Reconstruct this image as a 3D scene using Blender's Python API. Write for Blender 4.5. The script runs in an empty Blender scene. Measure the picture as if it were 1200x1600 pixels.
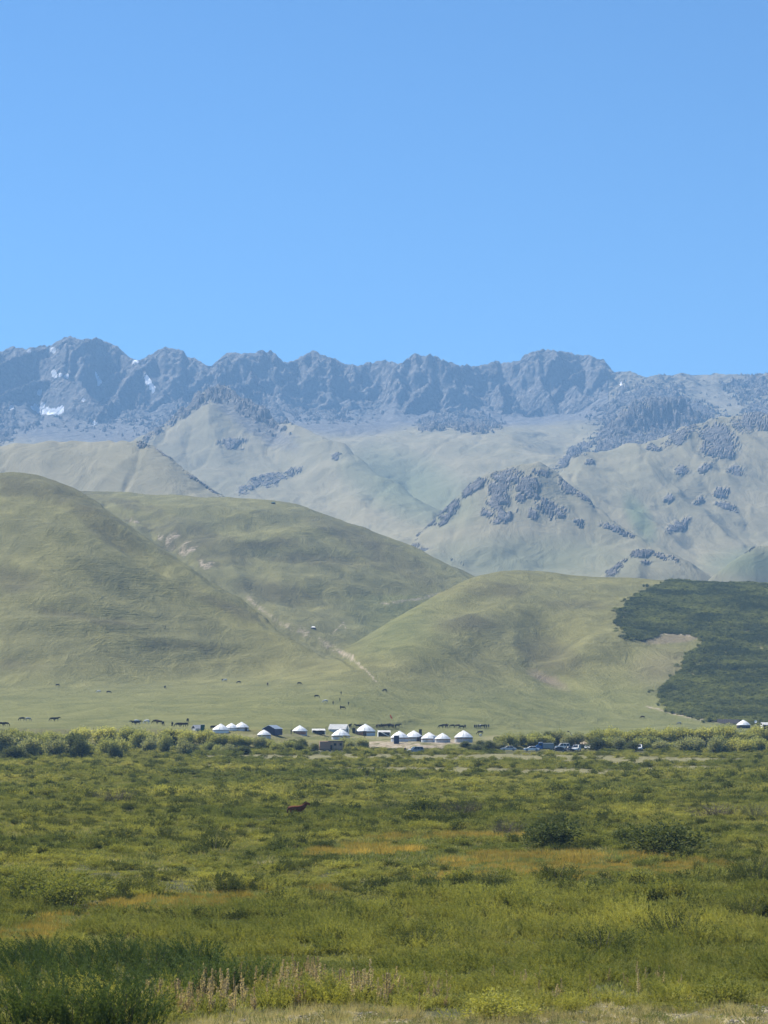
import bpy, bmesh, math, random
import numpy as np
from mathutils import Vector, Matrix, Euler
R = math.radians
random.seed(7); rng = np.random.default_rng(7)
scene = bpy.context.scene
# ------------------------------------------------------------------ camera
F_PX = 3422.0                       # focal length in pixels of the 1200x1600 photograph
PITCH = math.atan(292.0 / F_PX)
CAM_Z = 15.0
cam_d = bpy.data.cameras.new('camera'); cam = bpy.data.objects.new('camera', cam_d)
scene.collection.objects.link(cam)
cam.location = (0, 0, CAM_Z); cam.rotation_euler = (math.pi / 2 + PITCH, 0, 0)
cam_d.sensor_fit = 'VERTICAL'; cam_d.sensor_height = 36.0
cam_d.lens = F_PX / 1600.0 * 36.0
cam_d.clip_start = 0.5; cam_d.clip_end = 40000
scene.camera = cam
# ------------------------------------------------------------------ sky, sun, exposure
SUN_EL, SUN_AZ = 50.0, -48.0        # azimuth measured from the view direction (+Y), negative = left
world = bpy.data.worlds.new('World'); scene.world = world; world.use_nodes = True
wn = world.node_tree.nodes; wl = world.node_tree.links
bg = wn['Background']
sky = wn.new('ShaderNodeTexSky'); sky.sky_type = 'NISHITA'; sky.sun_disc = False
sky.sun_elevation = R(SUN_EL); sky.sun_rotation = R(SUN_AZ)
sky.altitude = 2500; sky.air_density = 1.0; sky.dust_density = 0.0; sky.ozone_density = 2.0
tint = wn.new('ShaderNodeMix'); tint.data_type = 'RGBA'; tint.blend_type = 'MULTIPLY'; tint.inputs[0].default_value = 1.0
tint.inputs[7].default_value = (0.59, 0.97, 1.20, 1)      # clear high-mountain air: a deeper blue everywhere
wl.new(sky.outputs[0], tint.inputs[6]); wl.new(tint.outputs[2], bg.inputs[0]); bg.inputs[1].default_value = 0.061
sd = bpy.data.lights.new('sun', 'SUN'); so = bpy.data.objects.new('sun', sd); scene.collection.objects.link(so)
sd.energy = 5.0; sd.angle = R(0.5); sd.color = (1.0, 0.955, 0.88)
sun_dir = Vector((math.sin(R(SUN_AZ)) * math.cos(R(SUN_EL)), math.cos(R(SUN_AZ)) * math.cos(R(SUN_EL)), math.sin(R(SUN_EL))))
so.rotation_euler = sun_dir.to_track_quat('Z', 'Y').to_euler(); so.location = (0, 0, 60)
vs = scene.view_settings
vs.view_transform = 'Standard'; vs.look = 'None'; vs.exposure = 1.12; vs.gamma = 1.0; vs.use_curve_mapping = False
cy = scene.cycles
cy.max_bounces = 6; cy.diffuse_bounces = 2; cy.glossy_bounces = 1; cy.transmission_bounces = 3
cy.volume_bounces = 0; cy.transparent_max_bounces = 4
HAZE_DENSITY = 1.08e-4
# ------------------------------------------------------------------ helpers
MATS = {}
class NT:
    """small node-tree builder"""
    def __init__(s, mat):
        s.m = mat; mat.use_nodes = True; s.t = mat.node_tree; s.n = s.t.nodes; s.l = s.t.links
        s.n.clear(); s.out = s.n.new('ShaderNodeOutputMaterial')
    def new(s, typ, **kw):
        nd = s.n.new(typ)
        for k, v in kw.items():
            if k.startswith('i_'): nd.inputs[k[2:].replace('_', ' ')].default_value = v
            else: setattr(nd, k, v)
        return nd
    def link(s, a, b): s.l.new(a, b)
    def val(s, sock, v):
        if isinstance(v, (int, float)): sock.default_value = v
        elif isinstance(v, tuple): sock.default_value = v if len(v) == 4 or sock.type == 'VECTOR' else (*v, 1)
        else: s.link(v, sock)
    def mix(s, fac, a, b, blend='MIX'):
        nd = s.n.new('ShaderNodeMix'); nd.data_type = 'RGBA'; nd.blend_type = blend
        s.val(nd.inputs[0], fac); s.val(nd.inputs[6], a); s.val(nd.inputs[7], b)
        return nd.outputs[2]
    def math(s, op, a, b=0.0, clamp=False):
        nd = s.n.new('ShaderNodeMath'); nd.operation = op; nd.use_clamp = clamp
        s.val(nd.inputs[0], a); s.val(nd.inputs[1], b); return nd.outputs[0]
    def noise(s, vec, scale, detail=4, rough=0.55, dist=0.0):
        nd = s.n.new('ShaderNodeTexNoise'); s.link(vec, nd.inputs['Vector'])
        nd.inputs['Scale'].default_value = scale; nd.inputs['Detail'].default_value = detail
        nd.inputs['Roughness'].default_value = rough; nd.inputs['Distortion'].default_value = dist
        return nd.outputs['Fac']
    def ramp(s, fac, stops):
        nd = s.n.new('ShaderNodeValToRGB'); s.link(fac, nd.inputs[0]); e = nd.color_ramp.elements
        while len(e) < len(stops): e.new(0.5)
        for i, (p, c) in enumerate(stops):
            e[i].position = p; e[i].color = (*c, 1) if isinstance(c, tuple) else (c, c, c, 1)
        return nd.outputs[0]
    def pos(s): return s.n.new('ShaderNodeNewGeometry').outputs['Position']
    def scale_vec(s, v, xyz):
        nd = s.n.new('ShaderNodeVectorMath'); nd.operation = 'MULTIPLY'; s.link(v, nd.inputs[0]); nd.inputs[1].default_value = xyz
        return nd.outputs[0]
    def bump(s, h, strength, dist):
        nd = s.n.new('ShaderNodeBump'); s.link(h, nd.inputs['Height'])
        nd.inputs['Strength'].default_value = strength; nd.inputs['Distance'].default_value = dist
        return nd.outputs[0]
    def principled(s, color, rough=0.8, spec=0.3, normal=None, metallic=0.0):
        p = s.n.new('ShaderNodeBsdfPrincipled'); s.val(p.inputs['Base Color'], color)
        s.val(p.inputs['Roughness'], rough); p.inputs['Specular IOR Level'].default_value = spec
        p.inputs['Metallic'].default_value = metallic
        if normal is not None: s.link(normal, p.inputs['Normal'])
        return p.outputs[0]
    def done(s, shader): s.link(shader, s.out.inputs['Surface'])

def simple_mat(name, col, rough=0.8, var=0.15, scale=3.0, spec=0.3, metallic=0.0, bump=0.0, objspace=True):
    if name in MATS: return MATS[name]
    m = bpy.data.materials.new(name); t = NT(m)
    v = t.new('ShaderNodeTexCoord').outputs['Object'] if objspace else t.pos()
    f = t.noise(v, scale, 4, 0.6)
    lo = tuple(c * (1 - var) for c in col); hi = tuple(min(1, c * (1 + var)) for c in col)
    c = t.ramp(f, [(0.3, lo), (0.7, hi)])
    nrm = t.bump(f, bump, 0.05) if bump else None
    t.done(t.principled(c, rough, spec, nrm, metallic)); MATS[name] = m
    return m

def perlin(x, y, seed=0):
    xi = np.floor(x).astype(np.int64); yi = np.floor(y).astype(np.int64)
    xf = x - xi; yf = y - yi
    u = xf * xf * xf * (xf * (xf * 6 - 15) + 10); v = yf * yf * yf * (yf * (yf * 6 - 15) + 10)
    def g(ix, iy, dx, dy):
        h = (ix * 374761393 + iy * 668265263 + seed * 1442695041) & 0xffffffff
        h = ((h ^ (h >> 13)) * 1274126177) & 0xffffffff
        h = (h ^ (h >> 16)) & 1023
        a = h * (2 * np.pi / 1024.0)
        return np.cos(a) * dx + np.sin(a) * dy
    n00 = g(xi, yi, xf, yf); n10 = g(xi + 1, yi, xf - 1, yf)
    n01 = g(xi, yi + 1, xf, yf - 1); n11 = g(xi + 1, yi + 1, xf - 1, yf - 1)
    return ((n00 * (1 - u) + n10 * u) * (1 - v) + (n01 * (1 - u) + n11 * u) * v) * 1.5
def fbm(x, y, octaves=5, seed=0, gain=0.5, lac=2.03):
    a = 1.0; s = 0; f = 1.0; tot = 0
    for o in range(octaves):
        s = s + a * perlin(x * f + 17.3 * o, y * f - 9.1 * o, seed + o); tot += a; a *= gain; f *= lac
    return s / tot
def ridged(x, y, octaves=5, seed=0, gain=0.5, lac=2.07):
    a = 1.0; s = 0; f = 1.0; tot = 0; w = 1.0
    for o in range(octaves):
        n = 1 - np.abs(perlin(x * f + 31.7 * o, y * f + 5.9 * o, seed + o)) * 1.6
        n = np.clip(n, 0, 1) ** 2
        s = s + a * n * w; tot += a; w = np.clip(n * 1.6, 0, 1); a *= gain; f *= lac
    return s / tot
def sstep(a, b, x):
    t = np.clip((x - a) / (b - a), 0, 1); return t * t * (3 - 2 * t)
def smax(a, b, k):
    h = np.clip(0.5 + 0.5 * (a - b) / k, 0, 1)
    return b * (1 - h) + a * h + k * h * (1 - h)

CT, ST = math.cos(PITCH), math.sin(PITCH)
def unproject(px, py, Y):
    """world point at depth Y (along +Y) that the photograph shows at pixel (px, py)"""
    a = (np.asarray(px, float) - 600) / F_PX; b = (800 - np.asarray(py, float)) / F_PX
    dy = CT - b * ST; dz = ST + b * CT
    k = np.asarray(Y, float) / dy
    return a * k, np.asarray(Y, float) + 0 * a, CAM_Z + dz * k
def project(x, y, z):
    d = y * CT + (z - CAM_Z) * ST
    up = -y * ST + (z - CAM_Z) * CT
    d = np.maximum(d, 1e-3)
    return 600 + F_PX * x / d, 800 - F_PX * up / d

def curve(S, pts):
    """pts: (px, py, Y). returns Y(S), z(S) with S = x / Y"""
    p = np.array(pts, float); x, y, z = unproject(p[:, 0], p[:, 1], p[:, 2])
    s = x / y; o = np.argsort(s); s = s[o]
    return np.interp(S, s, y[o]), np.interp(S, s, z[o])
def smooth1(a, n):
    if n < 2: return a
    k = np.hanning(n + 2)[1:-1]; k /= k.sum(); p = n // 2
    return np.convolve(np.pad(a, (p, n - 1 - p), mode='edge'), k, 'valid')

def layer(S1, Y2, crest, width, foot_z, back=0.6, rnd=0.12, p=1.15, sm=7, fit=None):
    """hill with crest line `crest`; front slope reaches foot_z at `width` metres in front"""
    Yc, zc = curve(S1, crest); Yc = smooth1(Yc, sm); zc = smooth1(zc, sm)
    Yc = Yc[:, None]; zc = zc[:, None]
    if fit: width = np.clip((zc - fit[0]) * fit[1], fit[2], width); width = smooth1(width[:, 0], 121)[:, None]
    t = (Yc - Y2) / width
    tf = np.clip(t, 0, None)
    r = np.sqrt(tf ** 2 + rnd ** 2) - rnd
    q = 1 - np.clip(r / (math.sqrt(1 + rnd ** 2) - rnd), 0, 3)
    prof = np.clip(q, 0, 1) ** p
    fz = np.minimum(foot_z, zc - 2.0)
    zf = fz + (zc - fz) * prof - np.clip(tf - 1, 0, None) * width * 0.22
    tb = np.clip(-t, 0, None) * width
    zb = zc - back * (np.sqrt(tb ** 2 + (rnd * width * .5) ** 2) - rnd * width * .5)
    return np.where(t > 0, zf, zb)

def grid_mesh(name, X, Y, Z, attrs=None, smooth=True):
    nx, ny = X.shape
    me = bpy.data.meshes.new(name)
    co = np.stack([X, Y, Z], -1).reshape(-1, 3).astype(np.float32)
    idx = np.arange(nx * ny).reshape(nx, ny)
    f = np.stack([idx[:-1, :-1], idx[1:, :-1], idx[1:, 1:], idx[:-1, 1:]], -1).reshape(-1, 4).astype(np.int32)
    build_mesh(me, co, f)
    if smooth: me.polygons.foreach_set('use_smooth', np.ones(len(f), bool))
    for k, v in (attrs or {}).items():
        a = me.attributes.new(k, 'FLOAT', 'POINT'); a.data.foreach_set('value', v.reshape(-1).astype(np.float32))
    me.update()
    return me
def build_mesh(me, co, f, mat_idx=None):
    n = f.shape[1]
    me.vertices.add(len(co)); me.vertices.foreach_set('co', np.ascontiguousarray(co, np.float32).ravel())
    me.loops.add(f.size); me.loops.foreach_set('vertex_index', np.ascontiguousarray(f, np.int32).ravel())
    me.polygons.add(len(f)); me.polygons.foreach_set('loop_start', np.arange(0, f.size, n, dtype=np.int32))
    me.polygons.foreach_set('loop_total', np.full(len(f), n, np.int32))
    if mat_idx is not None: me.polygons.foreach_set('material_index', mat_idx.astype(np.int32))
    me.update(calc_edges=True)
def link(o, parent=None):
    scene.collection.objects.link(o)
    if parent is not None: o.parent = parent
    return o
def struct(name, me, mat):
    o = bpy.data.objects.new(name, me); me.materials.append(mat); link(o); o['kind'] = 'structure'
    return o
def blob(PX, PY, cx, cy, rx, ry, ang=0.0):
    """soft elliptical mask, 1 in the middle, 0 at the rim"""
    c, s = math.cos(R(ang)), math.sin(R(ang)); dx = PX - cx; dy = PY - cy
    u = (dx * c + dy * s) / rx; v = (-dx * s + dy * c) / ry
    return np.clip(1 - (u * u + v * v), 0, 1)
def polyline_mask(PX, PY, pts, w):
    """1 on the line, 0 at w pixels from it; pts (x, y[, w])"""
    m = np.zeros_like(PX)
    for a, b in zip(pts[:-1], pts[1:]):
        wa = a[2] if len(a) > 2 else w; wb = b[2] if len(b) > 2 else w
        dx, dy = b[0] - a[0], b[1] - a[1]
        t = np.clip(((PX - a[0]) * dx + (PY - a[1]) * dy) / (dx * dx + dy * dy + 1e-9), 0, 1)
        d = np.hypot(PX - a[0] - t * dx, PY - a[1] - t * dy) / (wa + (wb - wa) * t)
        m = np.maximum(m, np.clip(1 - d, 0, 1))
    return m
def in_poly(px, py, poly):
    inside = np.zeros(px.shape, bool); n = len(poly); j = n - 1
    for i in range(n):
        xi, yi = poly[i]; xj, yj = poly[j]
        c = ((yi > py) != (yj > py)) & (px < (xj - xi) * (py - yi) / (yj - yi + 1e-12) + xi)
        inside ^= c; j = i
    return inside
# ================================================================== TERRAIN
# ---- near ground: from the verge under the camera to behind the grass hills
px_cols = np.concatenate([np.arange(-420, -10, 9.0), np.arange(-10, 1211, 2.4), np.arange(1213, 1640, 9.0)])
S1 = (px_cols - 600) / F_PX
Yrows = np.concatenate([np.arange(-30, 60, 6.0), np.geomspace(60, 620, 150), np.arange(623, 1150, 3.2), np.arange(1155, 1900, 5.5), np.arange(1906, 2700, 10.0)])
SS, YY = np.meshgrid(S1, Yrows, indexing='ij')
XX = SS * np.maximum(YY, 140 * 0 + 60.0)     # the strip under the camera keeps a real width
def base_ground(X, Y, SSx):
    z = np.where(Y < 150, 4.6 * np.clip((150 - Y) / 80.0, 0, 1.0) ** 1.45, 0.0)
    z = np.where(Y < 70, 4.6 + (70 - Y) * 0.122, z); z = np.minimum(z, 12.9)
    z = z + 0.35 * fbm(X / 38, Y / 60, 4, 11) * sstep(75, 160, Y)
    # terrace edge of the camp
    edge = 652 + 26 * fbm(X / 60, Y * 0, 3, 5) + 20 * sstep(0.06, 0.12, SSx)
    z = z + 1.9 * sstep(edge - 7, edge + 5, Y) + 0.3 * fbm(X / 9, Y / 9, 3, 3) * sstep(edge - 12, edge, Y) * (1 - sstep(edge + 10, edge + 30, Y))
    Y0 = 850 + 250 * sstep(0.03, 0.12, SSx) - 10 * sstep(-0.05, -0.15, SSx)
    d = np.clip(Y - Y0, 0, None)
    z = z + 0.067 * (np.sqrt(d ** 2 + 40 ** 2) - 40) + 0.8 * fbm(X / 45, Y / 45, 4, 21) * sstep(860, 1000, Y)
    return z
ZZ = base_ground(XX, YY, SS)
fan = ZZ.copy()
hill_L = layer(S1, YY, [(-420, 800, 1800), (-200, 752, 1780), (-60, 737, 1740), (0, 736, 1720), (60, 741, 1700), (110, 756, 1680), (150, 779, 1650), (200, 816, 1610), (250, 850, 1570),
    (300, 885, 1520), (350, 920, 1470), (400, 955, 1420), (450, 992, 1350), (500, 1030, 1290), (560, 1078, 1230), (620, 1115, 1180), (700, 1160, 1100), (900, 1260, 1050), (1640, 1400, 1000)],
    560, 14, back=0.45, rnd=0.22, p=1.12, sm=31, fit=(14, 3.4, 60))
hill_M = layer(S1, YY, [(-420, 800, 2350), (0, 778, 2350), (150, 773, 2330), (250, 775, 2300), (350, 779, 2260), (430, 786, 2230), (480, 797, 2200), (560, 824, 2150), (640, 855, 2100),
    (700, 881, 2060), (750, 906, 2020), (820, 940, 1980), (1000, 1010, 1900), (1640, 1080, 1900)], 860, 34, back=0.5, rnd=0.16, p=1.1, sm=31, fit=(34, 4.4, 60))
hill_R = layer(S1, YY, [(-420, 1120, 1300), (400, 1062, 1330), (500, 1030, 1400), (560, 1002, 1450), (620, 968, 1530), (680, 933, 1620), (730, 908, 1680), (770, 898, 1720), (805, 895, 1740), (850, 898, 1750),
    (900, 902, 1750), (1000, 906, 1740), (1080, 911, 1730), (1200, 916, 1720), (1400, 925, 1700), (1640, 960, 1700)], 640, 4, back=0.5, rnd=0.2, p=1.25, sm=31)
PX0, PY0 = project(XX, YY, ZZ)
n1 = fbm(XX / 170, YY / 300, 4, 31); n2 = fbm(XX / 55, YY / 110, 4, 37); n3 = fbm(XX / 19, YY / 34, 3, 41)
rel = sstep(1050, 1400, YY)
hL = hill_L + rel * (7 * n1 + 3.0 * n2 + 0.9 * n3)
hM = hill_M + rel * (8 * fbm(XX / 200, YY / 260, 4, 51) + 3.5 * n2 + 1.0 * n3)
hR = hill_R + rel * (4 * fbm(XX / 210, YY / 330, 4, 61) + 1.2 * n2 + 0.3 * n3)
# hill shapes the photograph shows: swales, shoulders and the slumped hollow
def bump_at(Z, layerZ, items):
    px, py = project(XX, YY, layerZ)
    out = Z.copy()
    for (cx, cyy, rx, ry, ang, h) in items: out = out + 0.62 * h * blob(px, py, cx, cyy, rx, ry, ang) ** 1.5
    return out
hL = bump_at(hL, hill_L, [(60, 770, 110, 20, 10, -8), (140, 800, 120, 16, 32, 7), (190, 850, 110, 14, 38, -7), (60, 830, 160, 20, 14, 8), (120, 900, 200, 20, 22, -9), (230, 905, 150, 16, 30, 7),
    (130, 960, 210, 12, 6, -5), (90, 980, 170, 14, 4, 6), (300, 950, 130, 12, 22, -5), (20, 905, 80, 16, 10, -7), (30, 1030, 80, 12, 0, -4), (260, 1010, 140, 12, 3, 4), (330, 1030, 120, 9, -6, -3)])
hM = bump_at(hM, hill_M, [(330, 830, 170, 16, -8, -12), (400, 845, 190, 16, -6, 9), (480, 868, 120, 13, 6, -13), (460, 905, 150, 15, 8, 8), (250, 830, 60, 26, 50, -12), (440, 925, 110, 14, 14, -10),
    (560, 900, 120, 10, 16, 6), (600, 880, 90, 14, 24, -3), (300, 800, 200, 10, 2, 7), (400, 890, 50, 24, 40, -10)])
hR = bump_at(hR, hill_R, [(700, 1000, 130, 40, -20, 7), (860, 1000, 60, 60, 20, -12), (930, 1020, 110, 26, -14, 9), (860, 1060, 80, 16, 24, -6), (720, 950, 110, 22, -18, -5), (990, 960, 60, 40, 0, 4)])
ZZ = smax(ZZ, smax(hL, smax(hM, hR, 9), 7), 9)
# gully between the two hills
PX0, PY0 = project(XX, YY, ZZ)
gl = polyline_mask(PX0, PY0, [(165, 788, 7), (230, 830, 10), (290, 872, 12), (340, 912, 10), (385, 940, 12), (420, 970, 14), (480, 1000, 12), (540, 1025, 10), (600, 1080, 6)], 10) * sstep(1100, 1250, YY)
gcol = gl ** 0.7
ZZ = ZZ - gl * 5 * (0.6 + 0.8 * np.abs(fbm(XX / 14, YY / 14, 3, 71)))
PX0, PY0 = project(XX, YY, ZZ)
gnoise = fbm(XX / 9, YY / 30, 4, 95); gnoise2 = fbm(XX / 3, YY / 9, 3, 96)
wob = 6 * fbm(XX / 20, YY / 20, 3, 81); wob2 = 6 * fbm(XX / 20, YY / 20, 3, 82)
PXw, PYw = PX0 + wob, PY0 + wob2
hill = sstep(1120, 1300, YY)
bare = np.zeros_like(ZZ)
_ex, _ey = PX0 + 26 * fbm(XX / 16, YY / 26, 4, 83), PY0 + 15 * fbm(XX / 16, YY / 26, 4, 84)
bare = np.maximum(bare, hill * np.maximum.reduce([.6 * blob(_ex, _ey, 292, 857, 32, 9, -12), .7 * blob(_ex, _ey, 262, 838, 20, 6, 10), .7 * blob(_ex, _ey, 322, 882, 16, 6, 30), .6 * blob(_ex, _ey, 205, 812, 20, 4, 20)]))
scar = hill * np.clip(1.8 * np.maximum.reduce([blob(_ex + 5, _ey + 7, 292, 855, 46, 16, -12), blob(_ex, _ey + 5, 262, 838, 30, 11, 10), blob(_ex, _ey + 4, 322, 882, 24, 9, 30), blob(_ex, _ey, 225, 822, 50, 7, 28)]), 0, 1)
bare = np.maximum(bare, 1.0 * polyline_mask(PX0 + wob * .5, PY0 + wob2 * .5, [(530, 1018, 3), (545, 1026, 2.2), (566, 1042, 1.6), (580, 1056, 1.8), (592, 1070, 1.8), (606, 1092, 0.8)], 5) * sstep(1040, 1100, YY))
bare = np.maximum(bare, .52 * sstep(-.7, .2, gnoise2 + gnoise) * polyline_mask(PX0 + wob * .8, PY0 + wob2 * .8, [(385, 930, 8), (405, 948, 7), (432, 970, 6), (470, 985, 12), (500, 1000, 13), (532, 1020, 9), (560, 1035, 4)], 5) * sstep(1040, 1100, YY))
bare = np.maximum(bare, .85 * polyline_mask(PX0 + wob * .4, PY0 + wob2 * .4, [(532, 1018, 2), (552, 1024, 2.2), (551, 1030, 2), (566, 1044, 3)], 2))
bare = np.maximum(bare, .7 * polyline_mask(PX0 + wob * .4, PY0, [(520, 990, 1.5), (537, 972, 2), (541, 985, 1.8)], 2) * hill)
bare = np.maximum(bare, .55 * polyline_mask(PX0 + wob, PY0 + wob2 * .5, [(596, 944, 5), (640, 938, 4), (690, 928, 5), (740, 910, 3)], 4) * sstep(1500, 1700, YY))
brown = .9 * blob(PXw, PYw, 856, 1062, 42, 10, 26) * hill
brown = np.maximum(brown, .7 * np.clip(blob(PXw, PYw, 1050, 998, 52, 8, -4) * 1.5, 0, 1) * hill)
brown = np.maximum(brown, .3 * blob(PXw, PYw, 1035, 1045, 60, 40, -10) * hill)
bare = np.maximum(bare, .8 * polyline_mask(PX0 + wob * .4, PY0 + wob2 * .2, [(1000, 993, 2), (1040, 990, 4), (1062, 989, 4), (1085, 996, 3)], 3) * hill)
bare = np.maximum(bare, .7 * polyline_mask(PX0 + wob * .4, PY0 + wob2 * .2, [(1010, 1104, 3), (1050, 1113, 4), (1090, 1124, 4), (1130, 1128, 3)], 3) * sstep(900, 1000, YY))
# camp trampled ground, bank, meadow clearings
camp = (YY > 560) & (YY < 860)
bank = blob(PXw, PYw, 625, 1166, 75, 10, 3) * camp
bank = np.maximum(bank, blob(PXw, PYw, 700, 1160, 40, 6, 0) * camp)
bank = np.maximum(bank, .9 * blob(PXw, PYw, 905, 1160, 20, 8, 0) * camp)
bare = np.maximum(bare, np.clip(bank * 1.6, 0, 1) * (0.6 + 0.4 * (fbm(XX / 6, YY / 10, 3, 91) > 0)))
pale = np.zeros_like(ZZ)
for (cx, cyy, rx, ry) in [(430, 1183, 150, 5), (560, 1182, 120, 5), (800, 1184, 230, 7), (1010, 1188, 190, 7), (640, 1202, 220, 5), (850, 1206, 210, 6), (400, 1150, 60, 3), (480, 1149, 70, 2.5), (1080, 1200, 90, 4), (370, 1195, 130, 3), (790, 1155, 60, 7), (590, 1152, 60, 3)]:
    pale = np.maximum(pale, blob(PX0, PY0 + wob2 * .3, cx, cyy, rx, ry) * ((YY > 380) & (YY < 900)))
gold = np.zeros_like(ZZ)
for (cx, cyy, rx, ry, a) in [(300, 1410, 210, 15, -4), (60, 1452, 110, 20, -10), (880, 1360, 230, 15, 2), (1110, 1358, 110, 14, 0), (780, 1345, 120, 12, 0), (560, 1330, 110, 9, 0), (720, 1372, 70, 7, 0), (700, 1310, 140, 6, 0), (500, 1392, 40, 7, 0), (950, 1340, 120, 9, 0)]:
    gold = np.maximum(gold, blob(PX0 + 3 * wob, PY0, cx, cyy, rx, ry, a) * (YY < 420))
gold = gold * sstep(-0.25, 0.3, gnoise + 0.5 * gnoise2 + gold * 0.35)
pale = pale * sstep(-0.4, 0.3, gnoise + 0.5 * gnoise2 + 0.3 * pale)
verge = sstep(0.0, 1.0, (PY0 - np.interp(PX0, [-400, 190, 240, 420, 560, 700, 830, 950, 1080, 1200, 1600], [1650, 1632, 1603, 1576, 1564, 1587, 1578, 1562, 1575, 1562, 1562]) + 9 * gnoise2) / 14.0) * (YY < 130)
dark_patch_extra = scar
lush = hill * 0 + sstep(-60, 60, 60 - np.abs(PX0 - 620)) * hill * (PY0 > 930)
lush = np.maximum(lush, sstep(1030, 1110, PY0) * (YY > 700))
heath = np.zeros_like(ZZ)  # darker patches on the hills: grass colour is mixed towards dark brown here
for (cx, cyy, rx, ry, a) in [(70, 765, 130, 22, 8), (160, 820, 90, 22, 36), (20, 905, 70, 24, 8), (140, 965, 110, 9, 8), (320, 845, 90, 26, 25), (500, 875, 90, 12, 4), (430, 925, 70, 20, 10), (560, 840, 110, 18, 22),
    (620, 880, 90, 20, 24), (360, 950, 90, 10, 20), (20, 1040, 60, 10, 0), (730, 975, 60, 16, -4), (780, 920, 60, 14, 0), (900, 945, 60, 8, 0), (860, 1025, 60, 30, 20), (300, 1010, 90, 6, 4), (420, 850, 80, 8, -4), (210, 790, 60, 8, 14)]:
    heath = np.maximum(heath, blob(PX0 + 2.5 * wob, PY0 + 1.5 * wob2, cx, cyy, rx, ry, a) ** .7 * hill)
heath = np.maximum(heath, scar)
meadow = ((YY < 640) * 1.0)
def ground_material():
    m = bpy.data.materials.new('grassland'); t = NT(m); P = t.pos()
    at = lambda n: t.new('ShaderNodeAttribute', attribute_name=n).outputs['Fac']
    n_big = t.noise(P, 0.012, 5, 0.6); n_mid = t.noise(t.scale_vec(P, (1, 0.45, 1)), 0.06, 6, 0.65, 0.6); n_fine = t.noise(P, 0.6, 6, 0.7); n_vf = t.noise(P, 5.0, 5, 0.7)
    c = t.ramp(n_mid, [(0.3, (0.112, 0.104, 0.037)), (0.48, (0.157, 0.145, 0.050)), (0.62, (0.200, 0.183, 0.066)), (0.75, (0.245, 0.218, 0.086))])
    c = t.mix(t.math('MULTIPLY', t.ramp(n_big, [(0.42, 0.0), (0.6, 1.0)]), 0.35), c, (0.10, 0.10, 0.048))
    c = t.mix(t.math('MULTIPLY', at('lush'), 0.72), c, t.ramp(n_mid, [(0.35, (0.110, 0.122, 0.038)), (0.6, (0.168, 0.170, 0.056))]))
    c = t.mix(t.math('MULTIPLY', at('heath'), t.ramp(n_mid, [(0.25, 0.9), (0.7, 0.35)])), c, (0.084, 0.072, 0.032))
    c = t.mix(t.math('MULTIPLY', t.ramp(n_fine, [(0.35, 1.0), (0.6, 0.0)]), 0.35), c, t.mix(1.0, c, (0.5, 0.55, 0.45), 'MULTIPLY'))
    c = t.mix(at('meadow'), c, t.ramp(n_fine, [(0.3, (0.050, 0.055, 0.024)), (0.7, (0.115, 0.110, 0.045))]))  # meadow floor painted darker, standing in for shade in the gaps between shrubs
    c = t.mix(at('brown'), c, t.ramp(n_mid, [(0.3, (0.15, 0.115, 0.075)), (0.7, (0.21, 0.165, 0.11))]))
    earth = t.ramp(n_fine, [(0.3, (0.20, 0.15, 0.10)), (0.5, (0.33, 0.27, 0.19)), (0.7, (0.46, 0.40, 0.31))])
    fac = t.math('MULTIPLY', at('bare'), t.ramp(t.noise(P, 0.16, 6, 0.8, 0.8), [(0.40, 0.12), (0.56, 1.0)]), True)
    c = t.mix(t.ramp(fac, [(0.12, 0.0), (0.5, 1.0)]), c, earth)
    c = t.mix(t.ramp(at('pale'), [(0.05, 0.0), (0.45, 0.85)]), c, t.ramp(n_fine, [(0.3, (0.15, 0.145, 0.065)), (0.7, (0.27, 0.235, 0.12))]))
    c = t.mix(t.ramp(at('gold'), [(0.05, 0.0), (0.5, 0.55)]), c, t.ramp(n_vf, [(0.3, (0.16, 0.13, 0.04)), (0.7, (0.36, 0.26, 0.085))]))
    c = t.mix(at('verge'), c, t.ramp(n_vf, [(0.25, (0.13, 0.12, 0.06)), (0.45, (0.30, 0.26, 0.15)), (0.7, (0.50, 0.43, 0.29))]))
    terr = t.noise(t.scale_vec(P, (0.02, 0.03, 0.30)), 1.0, 5, 0.65, 2.2)
    c = t.mix(t.math('MULTIPLY', t.ramp(terr, [(0.38, 1.0), (0.52, 0.0)]), 0.05), c, t.mix(1.0, c, (0.52, 0.50, 0.52), 'MULTIPLY'))
    c = t.mix(t.math('MULTIPLY', t.ramp(terr, [(0.56, 0.0), (0.68, 1.0)]), 0.05), c, (0.25, 0.22, 0.12))
    b = t.bump(t.math('ADD', t.math('ADD', n_fine, t.math('MULTIPLY', n_mid, 3.0)), t.math('MULTIPLY', terr, 0.8)), 0.8, 1.6)
    t.done(t.principled(c, 0.95, 0.1, b)); return m
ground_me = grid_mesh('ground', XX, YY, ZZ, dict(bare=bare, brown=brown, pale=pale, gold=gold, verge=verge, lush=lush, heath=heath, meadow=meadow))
ground = struct('ground', ground_me, ground_material())

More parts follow.
